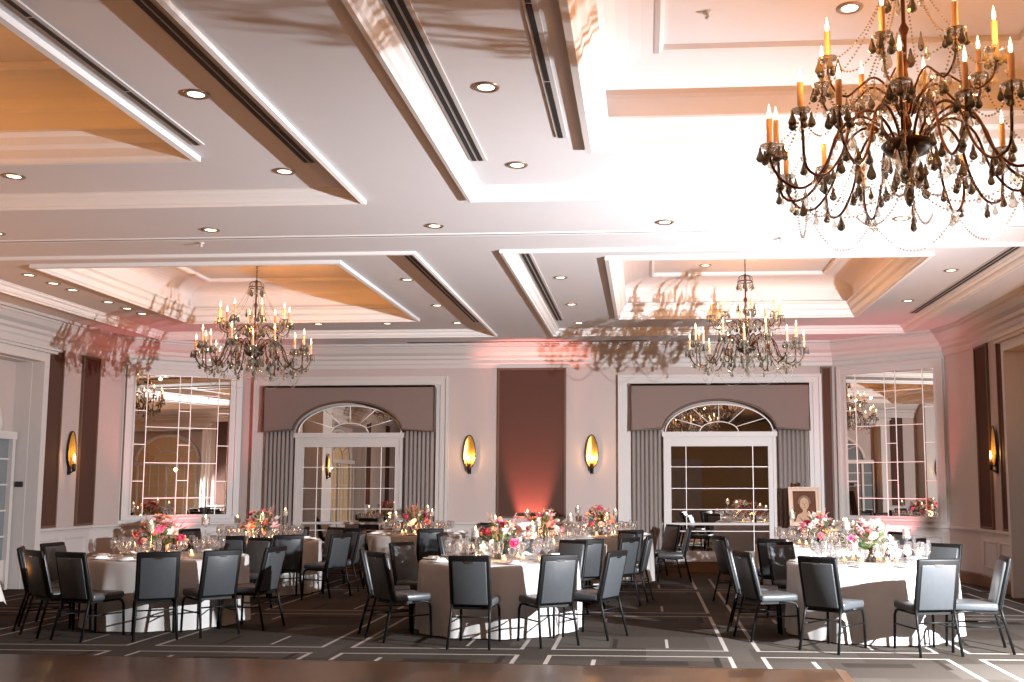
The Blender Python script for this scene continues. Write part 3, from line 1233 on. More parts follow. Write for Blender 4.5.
chair0 = make_chair()
used = [False]
T1, T2, T3, T4, T5, T6, T7, T8 = (-5.65, 11.72), (-5.87, 15.15), (-3.98, 17.5), (-1.66, 11.46), (-1.45, 14.45), (-.78, 17.15), (2.47, 14.58), (2.46, 11.28)


def chair(tab, fx, fy, label, group, turn=0.):
    """fx, fy: midpoint between the rear feet; the chair faces the middle of its table"""
    dv = Vector((tab[0] - fx, tab[1] - fy))
    push = max(0, 1.54 - dv.length)
    dv.normalize()
    fx, fy = fx - dv.x * push, fy - dv.y * push
    a = math.atan2(dv.y, dv.x) - PI / 2 + R(turn)
    dv = Vector((-math.sin(a), math.cos(a)))
    loc = (fx + dv.x * .315, fy + dv.y * .315, 0)
    if not used[0]:
        used[0] = True
        chair0.location = loc
        chair0.rotation_euler = (0, 0, a)
        chair0['label'] = label
        chair0['group'] = group
    else:
        dup(chair0, loc, a, label, group)


G = ['chairs round the front left table', 'chairs round the rear left table', 'chairs round the table before the left mirrored door', 'chairs round the front middle table',
     'chairs round the second middle table', 'chairs round the middle table by the back wall', 'chairs round the rear right table', 'chairs round the front right table']
CH = [
    (T1, -7.05, 11.03, 'black banquet chair seen edge-on, outermost left of the front left table', 0, 0),
    (T1, -6.53, 10.50, 'banquet chair turned three-quarters, second from left at the front left table', 0, 0),
    (T1, -5.98, 10.2, 'banquet chair with back to camera at front left table, left of its squarest chair', 0, -6),
    (T1, -5.09, 10.33, 'banquet chair squarely back-on in front of the pink flowers of the front left table', 0, 7),
    (T1, -4.55, 10.66, 'banquet chair with pale lit back at the right front of the front left table', 0, 0),
    (T1, -4.25, 11.28, 'banquet chair in profile facing left at the right side of front left table', 0, 6),
    (T1, -7.12, 11.85, 'black banquet chair at the rear left of the front left table by the side wall', 0, 0),
    (T1, -5.15, 13.02, 'dark-backed banquet chair half hidden behind the profile chair of front left table', 0, 0),
    (T2, -5.72, 13.65, 'banquet chair whose top shows behind glasses between the two left tables', 1, 0),
    (T2, -5.06, 13.98, 'glossy black banquet chair back-on at the right front of the rear left table', 1, -8),
    (T2, -4.38, 14.38, 'grey-backed banquet chair turned left at the right of the rear left table', 1, 0),
    (T2, -4.35, 15.30, 'banquet chair with bright white edge facing left at the rear left table', 1, 0),
    (T2, -5.12, 16.46, 'dark banquet chair behind the turned grey one, far right of rear left table', 1, 0),
    (T2, -5.85, 16.66, 'banquet chair beyond the rear left table, nearest the left curtain', 1, 0),
    (T2, -7.15, 15.70, 'black banquet chair under the left corner mirror', 1, 0),
    (T2, -6.70, 13.95, 'banquet chair barely showing above glasses, left front of rear left table', 1, 0),
    (T3, -4.62, 16.3, 'black banquet chair back-on in front of the left mirrored door', 2, 8),
    (T3, -3.48, 16.15, 'black banquet chair right of the back-on chair at the left mirrored door table', 2, 0),
    (T3, -2.80, 17.35, 'banquet chair facing left below the left wall sconce', 2, 0),
    (T3, -2.93, 18.62, 'banquet chair against the back wall below the left sconce, facing camera', 2, 0),
    (T4, -3.06, 11.12, 'banquet chair seen edge-on at the left side of the front middle table', 3, 0),
    (T4, -2.64, 10.59, 'banquet chair with lit seat facing right at the left front of front middle table', 3, 0),
    (T4, -1.73, 10.10, 'banquet chair squarely back-on at the centre front of the front middle table', 3, 0),
    (T4, -.87, 10.17, 'banquet chair with pale silver back at the right front of front middle table', 3, 0),
    (T4, -.30, 10.75, 'banquet chair facing left at the right side of the front middle table', 3, 0),
    (T4, -2.78, 12.12, 'banquet chair at the rear left of the front middle table behind its flutes', 3, 0),
    (T4, -1.62, 12.96, 'banquet chair behind the flowers of the front middle table', 3, 0),
    (T4, -.93, 12.76, 'brownish banquet chair behind wine glasses at the rear right of front middle table', 3, 0),
    (T5, -.72, 13.05, 'banquet chair with pale lit back, front right of the second middle table', 4, 0),
    (T5, -.20, 13.50, 'narrow grey-backed banquet chair turned left at the second middle table', 4, 0),
    (T5, -.03, 14.20, 'dark narrow banquet chair in profile, rightmost of the second middle table', 4, 0),
    (T5, -.43, 15.25, 'broad dark banquet chair facing camera at the rear right of second middle table', 4, 0),
    (T5, -2.75, 14.62, 'banquet chair facing right at the left of the second middle table', 4, 0),
    (T6, -.27, 15.85, 'dark banquet chair in front of the table by the right curtain', 5, 0),
    (T6, .60, 17.15, 'black banquet chair facing left just left of the right mirrored door', 5, 0),
    (T6, .42, 17.95, 'black banquet chair overlapping behind the one left of the right mirrored door', 5, 0),
    (T7, 1.01, 14.03, 'banquet chair in profile facing right alone before the right mirrored door', 6, 0),
    (T7, 1.72, 13.42, 'banquet chair mostly hidden behind another at the left of the rear right table', 6, 0),
    (T7, 3.66, 15.3, 'black banquet chair below the right corner mirror beside pink flowers', 6, 0),
    (T7, 3.55, 13.50, 'small dark banquet chair top right of the pink flowers below corner mirror', 6, 0),
    (T8, .93, 11.52, 'banquet chair seen edge-on, leftmost of the front right table', 7, 0),
    (T8, 1.07, 10.79, 'banquet chair with bright seat facing right at the left of front right table', 7, 0),
    (T8, 1.76, 10.13, 'black-backed banquet chair with back to camera, left front of front right table', 7, -8),
    (T8, 2.75, 9.85, 'banquet chair with pale silver back at the right front of front right table', 7, 0),
    (T8, 3.52, 10.18, 'banquet chair in profile facing left at the right edge of the photo', 7, 38),
    (T8, 3.55, 12.3, 'banquet chair behind glasses at the rear right of the front right table', 7, 0),
    (T8, 1.76, 12.40, 'glossy banquet chair at the rear left of the front right table below the portrait', 7, 0),
]
for tb, fx, fy, lb, g, tn in CH:
    chair(tb, fx, fy, lb, G[g], tn)

# ------------------------------------------------------------------ tables and cloths
ZTAB = .765


def cloth_mesh(seed, folds=13):
    r_ = random.Random(seed)
    n = 156
    mb = MB()
    ph = [r_.uniform(0, 6.28) for _ in range(4)]
    prof = [(0.0001, ZTAB, 0), (.5, ZTAB, 0), (.875, ZTAB, 0), (.893, ZTAB - .006, 0), (.902, ZTAB - .025, .02)]
    for k in range(1, 11):
        u = k / 10
        prof.append((.900 + .025 * u, ZTAB - .025 - (ZTAB - .037) * u, .02 + .98 * u ** .8))
    for r0, z, am in prof:
        for j in range(n):
            a = 2 * PI * j / n
            wv = .026 * math.sin(folds * a + ph[0] + .5 * math.sin(2 * a + ph[1])) + 0.012 * math.sin((folds * 2 - 3) * a + ph[2]) + .012 * math.sin(5 * a + ph[3])
            r1 = r0 + wv * am
            mb.v.append((r1 * math.cos(a), r1 * math.sin(a), z))
    for i in range(len(prof) - 1):
        for j in range(n):
            mb.f.append((i * n + j, i * n + (j + 1) % n, (i + 1) * n + (j + 1) % n, (i + 1) * n + j))
            mb.sm.append(True)
    return mb


TN = ['front left table', 'rear left table', 'table before the left mirrored door', 'front middle table', 'second middle table', 'middle table nearest the back wall', 'rear right table', 'front right table']
TABS = [T1, T2, T3, T4, T5, T6, T7, T8]
tb0 = thing('round_table', '', 'table', (0, 0, 0), 0, 'round banquet tables under the cloths')
MB().lathe([(.865, .735), (.87, .74), (.87, .757), (.865, .762)], 48).build('tabletop', M['wood'], tb0)
for k in range(4):
    a = PI / 4 + k * PI / 2
    MB().tube([(.5 * math.cos(a), .5 * math.sin(a), .735), (.55 * math.cos(a), .55 * math.sin(a), .0)], .016, 8).build('leg', M['frame'], tb0)
index_kids(tb0)
for k, (x, y) in enumerate(TABS):
    lb = 'round banquet table beneath the white cloth of the ' + TN[k]
    if k == 0:
        tb0.location = (x, y, 0)
        tb0['label'] = lb
    else:
        dup(tb0, (x, y, 0), k * .7, lb)
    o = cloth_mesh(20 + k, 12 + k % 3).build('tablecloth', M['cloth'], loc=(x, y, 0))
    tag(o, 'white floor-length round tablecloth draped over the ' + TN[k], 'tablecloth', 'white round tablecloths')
# cloth-covered table cut by the left edge of the frame
o = thing('side_table', 'table at the left edge of the photo, only its draped white cloth corner in view', 'table', (-6.85, 8.9, 0))
MB().box((-.6, -.45, .72), (.6, .45, .75)).build('tabletop', M['wood'], o)
for sx in (-1, 1):
    for sy in (-1, 1):
        MB().tube([(sx * .5, sy * .38, .72), (sx * .5, sy * .38, 0)], .016, 8).build('leg', M['frame'], o)
cl = MB()
nx = 24
loop = [(-.63, -.48), (.63, -.48), (.63, .48), (-.63, .48)]
dense = []
for k in range(4):
    a, b = Vector(loop[k]), Vector(loop[(k + 1) % 4])
    for i in range(nx):
        dense.append(a.lerp(b, i / nx))
N_ = len(dense)
cl.v = [(0, 0, .758)] + [(p.x * .98, p.y * .98, .758) for p in dense]
for u, dz in ((.02, .02), (.05, .12), (.10, .26)):
    for i, p in enumerate(dense):
        wv = .02 * math.sin(i * .9) * dz * 4
        corner = .06 * dz / .26 if (i % nx) in (0, 1, nx - 1) else 0
        s_ = 1 + u * .8 + wv + corner
        cl.v.append((p.x * s_, p.y * s_, .758 - dz * (1 if (i % nx) not in (0,) else 1.15)))
for i in range(N_):
    j = (i + 1) % N_
    cl.f.append((0, 1 + i, 1 + j))
    for r_ in range(3):
        cl.f.append((1 + r_ * N_ + i, 1 + r_ * N_ + N_ + i, 1 + r_ * N_ + N_ + j, 1 + r_ * N_ + j))
cl.sm = [True] * len(cl.f)
o = cl.build('tablecloth', M['cloth'], loc=(-6.85, 8.9, 0))
tag(o, 'white tablecloth corner hanging into view at the left edge of the photo', 'tablecloth')

# ------------------------------------------------------------------ tableware
wg = MB().lathe([(.036, 0), (.035, .004), (.008, .010), (.0045, .02), (.0045, .085), (.012, .095), (.033, .115), (.041, .145), (.039, .18), (.033, .215), (.031, .215), (.036, .18), (.038, .146), (.030, .118), (.0005, .10)], 14)
water = MB().lathe([(.034, 0), (.033, .004), (.008, .010), (.005, .02), (.005, .06), (.015, .072), (.038, .095), (.044, .125), (.041, .165), (.039, .165), (.041, .125), (.035, .098), (.0005, .078)], 14)
flute = MB().lathe([(.030, 0), (.029, .004), (.007, .010), (.004, .02), (.004, .09), (.012, .105), (.023, .15), (.025, .19), (.021, .24), (.0195, .24), (.023, .19), (.021, .15), (.0005, .11)], 14)
plate_m = MB().lathe([(.0001, .006), (.075, .006), (.085, .012), (.125, .018), (.128, .016), (.088, .004), (.07, .0)], 24)


def napkin_mesh():
    q = MB()
    q.bevbox((.085, .135, .018), .007, 2, Matrix.Translation((0, 0, .009)))
    q.bevbox((.07, .11, .012), .005, 2, Matrix.Translation((.004, 0, .024)))
    return q


PROTO = {}


def put(name, mb, m, loc, rz, label, cat, group):
    if name not in PROTO:
        o = mb.build(name, m)
        PROTO[name] = o
    else:
        o = PROTO[name].copy()
        C.objects.link(o)
    o.location = loc
    o.rotation_euler = (0, 0, rz)
    return tag(o, label, cat, group)


nap = napkin_mesh()
ZC = ZTAB + .001
for k, (tx, ty) in enumerate(TABS):
    n = 10
    ph = [0.15, .2, .4, .05, .3, .1, .25, 0][k]
    for i in range(n):
        a = ph + 2 * PI * i / n
        jr = lambda s_: rnd.uniform(-s_, s_)

        def P(r_, da):
            return (tx + r_ * math.cos(a + da), ty + r_ * math.sin(a + da), ZC)
        tn = TN[k]
        pl = P(.755, 0)
        put('dinner_plate', plate_m, M['china'], pl, 0, 'white dinner plate at a place setting on the ' + tn, 'plate', 'plates on the ' + tn)
        put('napkin', nap, M['linen'], (pl[0], pl[1], ZC + .0065), a + PI / 2 + jr(.2), 'folded white napkin lying on a plate on the ' + tn, 'napkin', 'napkins on the ' + tn)
        put('wine_glass', wg, M['glass'], P(.60 + jr(.02), .20 + jr(.02)), jr(3), 'clear stemmed wine glass on the ' + tn, 'glass', 'wine glasses on the ' + tn)
        put('water_goblet', water, M['glass'], P(.55 + jr(.02), .02 + jr(.03)), jr(3), 'clear round water goblet on the ' + tn, 'glass', 'water goblets on the ' + tn)
        put('wine_glass', wg, M['glass'], P(.49 + jr(.01), -.30 + jr(.02)), jr(3), 'clear stemmed wine glass on the ' + tn, 'glass', 'wine glasses on the ' + tn)
        if k not in (2,):
            put('champagne_flute', flute, M['glass'], P(.62 + jr(.02), -.17 + jr(.02)), jr(3), 'slim clear champagne flute on the ' + tn, 'glass', 'champagne flutes on the ' + tn)

# ------------------------------------------------------------------ candles


def tall_candle(h):
    t = thing('candle_holder', '', 'candle', (0, 0, 0), 0, '')
    MB().lathe([(.045, 0), (.044, .006), (.012, .014), (.008, .03), (.008, h - .02), (.02, h - .01), (.045, h), (.047, h + .10), (.045, h + .10), (.043, h + .004), (.0005, h + .002)], 14).build('glass_stem', M['glass'], t)
    MB().lathe([(.034, h + .006), (.035, h + .02), (.035, h + .075), (.030, h + .08), (.0005, h + .076)], 14).build('candle', M['wax'], t)
    MB().lathe([(.002, h + .078), (.008, h + .092), (.0085, h + .10), (.004, h + .118), (.0004, h + .13)], 8).build('flame', M['cflame'], t)
    index_kids(t)
    return t


def votive():
    t = thing('votive_candle', '', 'candle', (0, 0, 0), 0, '')
    MB().lathe([(.030, 0), (.033, .004), (.037, .065), (.035, .065), (.031, .006), (.0005, .005)], 12).build('glass_cup', M['glass'], t)
    MB().lathe([(.029, .007), (.030, .032), (.0005, .031)], 12).build('wax', M['votive'], t)
    MB().lathe([(.002, .031), (.008, .042), (.004, .058), (.0004, .068)], 8).build('flame', M['cflame'], t)
    index_kids(t)
    return t


TC = [tall_candle(.36), tall_candle(.26), tall_candle(.31)]
VO = votive()
fresh = {c.name: True for c in TC + [VO]}


def place(proto, loc, rz, label, group):
    if fresh.get(proto.name):
        fresh[proto.name] = False
        proto.location = loc
        proto.rotation_euler = (0, 0, rz)
        proto['label'] = label
        proto['group'] = group
        return proto
    return dup(proto, loc, rz, label, group)


WHICH = ['tall', 'short', 'mid-height']
for k, (tx, ty) in enumerate(TABS):
    tn = TN[k]
    for i in range(3):
        a = [.35, 2.6, 4.6][i] + k * .5
        place(TC[i], (tx + .39 * math.cos(a), ty + .39 * math.sin(a), ZC), 0, '%s glass candle holder with lit white candle on the %s' % (WHICH[i], tn), 'raised candles')
    for i in range(6):
        a = 1.0 + i * PI / 3 + k * .3
        rr_ = .28
        place(VO, (tx + rr_ * math.cos(a), ty + rr_ * math.sin(a), ZC), 0, 'small glowing votive candle among the glasses on the ' + tn, 'votives on the ' + tn)
    lamp('candle_lamp', 'POINT', (tx, ty - .30, ZC + .16), 3.5, (1, .45, .16), .06)

# ------------------------------------------------------------------ flowers


def rose(r0, seed):
    r_ = random.Random(seed)
    mb = MB()
    mb.lathe([(.0005, -r0 * .5), (r0 * .3, -r0 * .35), (r0 * .42, 0), (r0 * .3, r0 * .35), (.0005, r0 * .45)], 7)
    for ring, (n, rad, lift, open_) in enumerate(((4, .35, .55, .25), (5, .6, .42, .6), (6, .85, .2, 1.0))):
        for j in range(n):
            a = 2 * PI * j / n + ring * .5 + r_.uniform(-.15, .15)
            ca, sa = math.cos(a), math.sin(a)
            pts = []
            for u in (0, .5, 1):
                for v in (-1, 0, 1):
                    wd = r0 * .55 * (1 - .35 * abs(2 * u - 1.1)) * v
                    out = r0 * (rad * (.25 + .75 * u) + open_ * .22 * u * u)
                    z = r0 * (-.4 + lift * 1.5 * u - .25 * u * u * open_ + .12 * abs(v) * u)
                    pts.append((ca * out - sa * wd, sa * out + ca * wd, z))
            mb.add(pts, [(0, 1, 4, 3), (1, 2, 5, 4), (3, 4, 7, 6), (4, 5, 8, 7)], True)
    return mb


def lily(r0):
    mb = MB()
    for j in range(6):
        a = 2 * PI * j / 6
        ca, sa = math.cos(a), math.sin(a)
        pts = []
        for u, wd, out, z in ((0, .05, .03, -.3), (.4, .28, .35, .25), (.8, .25, .85, .42), (1, .02, 1.15, .25)):
            for v in (-1, 0, 1):
                pts.append(((ca * out - sa * wd * v) * r0, (sa * out + ca * wd * v) * r0, (z + .08 * abs(v)) * r0))
        mb.add(pts, [(i * 3 + e, i * 3 + e + 1, i * 3 + e + 4, i * 3 + e + 3) for i in range(3) for e in range(2)], True)
    mb.lathe([(.0005, -.3 * r0), (.08 * r0, 0), (.0005, .35 * r0)], 6)
    return mb


BL = {}


def bloom(kind, colr, parent, loc, rot, s_):
    key = (kind, colr)
    if key not in BL:
        mb = rose(.045, hash(key) % 1000 if False else len(BL) + 3) if kind == 'rose' else lily(.062)
        o = mb.build('rose' if kind == 'rose' else 'lily', M[colr], parent)
        BL[key] = o
    else:
        o = BL[key].copy()
        C.objects.link(o)
        o.parent = parent
    o.location = loc
    o.rotation_euler = rot
    o.scale = (s_, s_, s_)
    return o


def spike(colr, parent, base, tip, n=11):
    mb = MB()
    b, t_ = Vector(base), Vector(tip)
    mb.tube([b, b.lerp(t_, .5), t_], [.004, .003, .0015], 5)
    for i in range(n):
        u = .25 + .75 * i / n
        c = b.lerp(t_, u)
        a = i * 2.4
        r0 = .026 * (1.15 - u * .75)
        for e in range(4):
            aa = a + e * PI / 2
            d = Vector((math.cos(aa), math.sin(aa), .7)) * r0
            sd = Vector((-math.sin(aa), math.cos(aa), 0)) * r0 * .6
            mb.add([c, c + d * .7 + sd, c + d * 1.35, c + d * .7 - sd], [(0, 1, 2, 3)], True)
    mb.build('flower_spike', M[colr], parent)


PAL = [['peach', 'coral', 'pink', 'pink', 'white', 'peach', 'hotpink'], ['coral', 'hotpink', 'peach', 'pink', 'pink', 'white'], ['coral', 'pink', 'pink', 'white', 'peach', 'hotpink'], ['white', 'peach', 'pink', 'pink', 'white', 'hotpink', 'peach'],
       ['coral', 'hotpink', 'peach', 'white', 'pink', 'pink'], ['coral', 'peach', 'pink', 'peach', 'pink', 'hotpink'], ['pink', 'hotpink', 'pink', 'peach', 'white', 'white', 'peach'], ['white', 'hotpink', 'white', 'pink', 'white', 'pink']]
FL = ['peach and hot pink flower arrangement in dark vase on the front left table', 'coral and pink flower arrangement with tall candle on the rear left table',
      'coral and pale pink flowers glowing with candles before the left mirrored door', 'peach, white and hot pink flower arrangement on the front middle table',
      'red and pink flowers on the second middle table below the brown panel', 'coral flower arrangement in dark vase by the right curtain',
      'pink flower arrangement on the rear right table below the portrait', 'white and magenta flower arrangement on the front right table']
for k, (tx, ty) in enumerate(TABS):
    r_ = random.Random(100 + k)
    t = thing('flower_arrangement', FL[k], 'flowers', (tx - (.12 if k == 0 else .06 if k == 2 else 0), ty, ZC), r_.uniform(0, 6), 'table flowers')
    MB().lathe([(.055, 0), (.06, .01), (.062, .15), (.056, .15), (.054, .02), (.0005, .015)], 16).build('vase', M['vaseblack'], t)
    fo = MB()
    for i in range(90):
        a = r_.uniform(0, 2 * PI)
        el = r_.uniform(-.15, 1.2)
        L = r_.uniform(.14, .30)
        b = Vector((.03 * math.cos(a), .03 * math.sin(a), .14))
        d = Vector((math.cos(a) * math.cos(el), math.sin(a) * math.cos(el), math.sin(el)))
        e = b + d * L
        fo.tube([b, b.lerp(e, .6) + Vector((0, 0, .015)), e], [.0025, .002, .001], 4, caps=False)
        sd = d.cross(Vector((0, 0, 1))).normalized() * r_.uniform(.014, .026)
        ll = r_.uniform(.05, .09)
        nn = Vector((0, 0, .012))
        fo.add([e - d * ll * .3, e + sd + nn, e + d * ll * .8, e - sd + nn], [(0, 1, 2, 3)], True)
    o = fo.build('foliage', M['foliage'], t)
    o['kind'] = 'stuff'
    for i in range(30):
        a = i * 2.39996 + r_.uniform(-.3, .3)
        u = (i + .5) / 30
        el = PI / 2 * (1 - u * 1.08) + r_.uniform(-.12, .12)
        L = r_.uniform(.20, .30)
        x, y, z = .95 * L * math.cos(a) * math.cos(el), .95 * L * math.sin(a) * math.cos(el), .16 + 1.05 * L * math.sin(el)
        cl_ = PAL[k][i % len(PAL[k])] if r_.random() < .7 else r_.choice(PAL[k])
        bloom('rose' if r_.random() < .7 else 'lily', cl_, t, (x, y, z), (r_.uniform(-.3, .3) + (PI / 2 - el) * -math.sin(a) * .8, (PI / 2 - el) * math.cos(a) * .8, a), r_.uniform(.8, 1.35))
    for i in range(5):
        a = r_.uniform(0, 6.28)
        spike(r_.choice(['peach', 'pink', 'white', 'coral']), t, (.03 * math.cos(a), .03 * math.sin(a), .2), (.20 * math.cos(a), .20 * math.sin(a), r_.uniform(.44, .54)))

# ------------------------------------------------------------------ portrait on an easel
t = thing('easel', 'wooden display easel standing before the right curtain', 'easel', (2.84, 18.2, 0), R(4))
for x, y, tx in ((-.30, -.1, -.06), (.30, -.1, .06)):
    MB().tube([(x, y, 0), (tx, .22, 1.66)], .018, 8).build('leg', M['easelwood'], t)
MB().tube([(0, .55, 0), (0, .24, 1.55)], .016, 8).build('leg', M['easelwood'], t)
MB().box((-.30, -.08, .84), (.30, .03, .875)).build('ledge', M['easelwood'], t)
MB().box((-.06, -.0, 1.60), (.06, .26, 1.645)).build('top_clip', M['black'], t)
t = thing('framed_portrait', 'gilt framed portrait painting of a person leaning on the easel', 'picture', (2.84, 18.2, .878), R(4))
tl = Matrix.Translation((0, -.035, 0)) @ Matrix.Rotation(R(-9), 4, 'X')


def tilted(mb):
    mb.v = [tuple(tl @ Vector(p)) for p in mb.v]
    return mb


q = MB()
for (o_, i_, dep) in ((0, .03, .045), (.03, .06, .03), (.06, .075, .04)):
    frame_box(q, -.28 + o_, .28 - o_, o_, .70 - o_, i_ - o_, -dep, 0)
tilted(q).build('gilt_frame', M['gold'], t)
tilted(MB().box((-.206, -.018, .074), (.206, -.002, .626))).build('canvas', M['canvas'], t)
q = MB()
q.prism([(.085 * math.cos(2 * PI * k / 20), .40 + .115 * math.sin(2 * PI * k / 20)) for k in range(20)], -.022, -.0185)
q.prism([(-.035, .22), (.035, .22), (.035, .32), (-.035, .32)], -.0215, -.0185)
q.prism([(-.18, .08), (.18, .08), (.13, .20), (.04, .25), (-.04, .25), (-.13, .20)], -.0205, -.0183)
tilted(q).build('painted_face', M['skin'], t)
q = MB()
for k in range(12):
    a0, a1 = PI * (-.05 + 1.1 * k / 12), PI * (-.05 + 1.1 * (k + 1) / 12)
    q.prism([(.075 * math.cos(a0), .42 + .09 * math.sin(a0)), (.115 * math.cos(a0), .42 + .13 * math.sin(a0)), (.115 * math.cos(a1), .42 + .13 * math.sin(a1)), (.075 * math.cos(a1), .42 + .09 * math.sin(a1))], -.0235, -.0225)
for x in (-.034, .034):
    q.prism([(x + .016 * math.cos(2 * PI * k / 8), .41 + .007 * math.sin(2 * PI * k / 8)) for k in range(8)], -.0235, -.0225)
q.prism([(-.010, .365), (.010, .365), (.004, .40), (-.004, .40)], -.0235, -.0225)
q.prism([(-.028, .335), (0, .328), (.028, .335), (0, .343)], -.0235, -.0225)
tilted(q).build('painted_features', M['painthair'], t)

# ------------------------------------------------------------------ chandeliers
ZB = 3.05


def catmull(P, n=5):
    out = []
    P = [Vector(p) for p in P]
    Q = [P[0] * 2 - P[1]] + P + [P[-1] * 2 - P[-2]]
    for i in range(1, len(Q) - 2):
        for k in range(n):
            u = k / n
            a, b, c, d = Q[i - 1], Q[i], Q[i + 1], Q[i + 2]
            out.append(.5 * ((2 * b) + (c - a) * u + (2 * a - 5 * b + 4 * c - d) * u * u + (3 * b - a - 3 * c + d) * u ** 3))
    out.append(P[-1])
    return out


def pear(mb, c, s_, n=6, tw=0.):
    prof = [(.0004, 0), (.07, -.10), (.10, -.30), (.24, -.66), (.27, -.82), (.17, -.97), (.0004, -1.05)]
    vs_ = []
    for r_, z in prof:
        for j in range(n):
            a = 2 * PI * j / n + tw
            vs_.append((c[0] + r_ * s_ * math.cos(a), c[1] + r_ * s_ * math.sin(a) * .62, c[2] + z * s_))
    fs = [(i * n + j, i * n + (j + 1) % n, (i + 1) * n + (j + 1) % n, (i + 1) * n + j) for i in range(len(prof) - 1) for j in range(n)]
    mb.add(vs_, fs, False)


def beads(mb, pts, gap=.021, r_=.0075):
    """octahedral beads threaded along a polyline"""
    acc = 0.
    for a, b in zip(pts[:-1], pts[1:]):
        a, b = Vector(a), Vector(b)
        L = (b - a).length
        while acc < L:
            c = a.lerp(b, acc / L)
            mb.add([c + Vector((r_, 0, 0)), c + Vector((0, r_, 0)), c - Vector((r_, 0, 0)), c - Vector((0, r_, 0)), c + Vector((0, 0, r_)), c - Vector((0, 0, r_))],
                   [(0, 1, 4), (1, 2, 4), (2, 3, 4), (3, 0, 4), (1, 0, 5), (2, 1, 5), (3, 2, 5), (0, 3, 5)])
            acc += gap
        acc -= L


def swag(a, b, sag, n=10):
    a, b = Vector(a), Vector(b)
    return [a.lerp(b, i / n) - Vector((0, 0, sag * 4 * (i / n) * (1 - i / n))) for i in range(n + 1)]


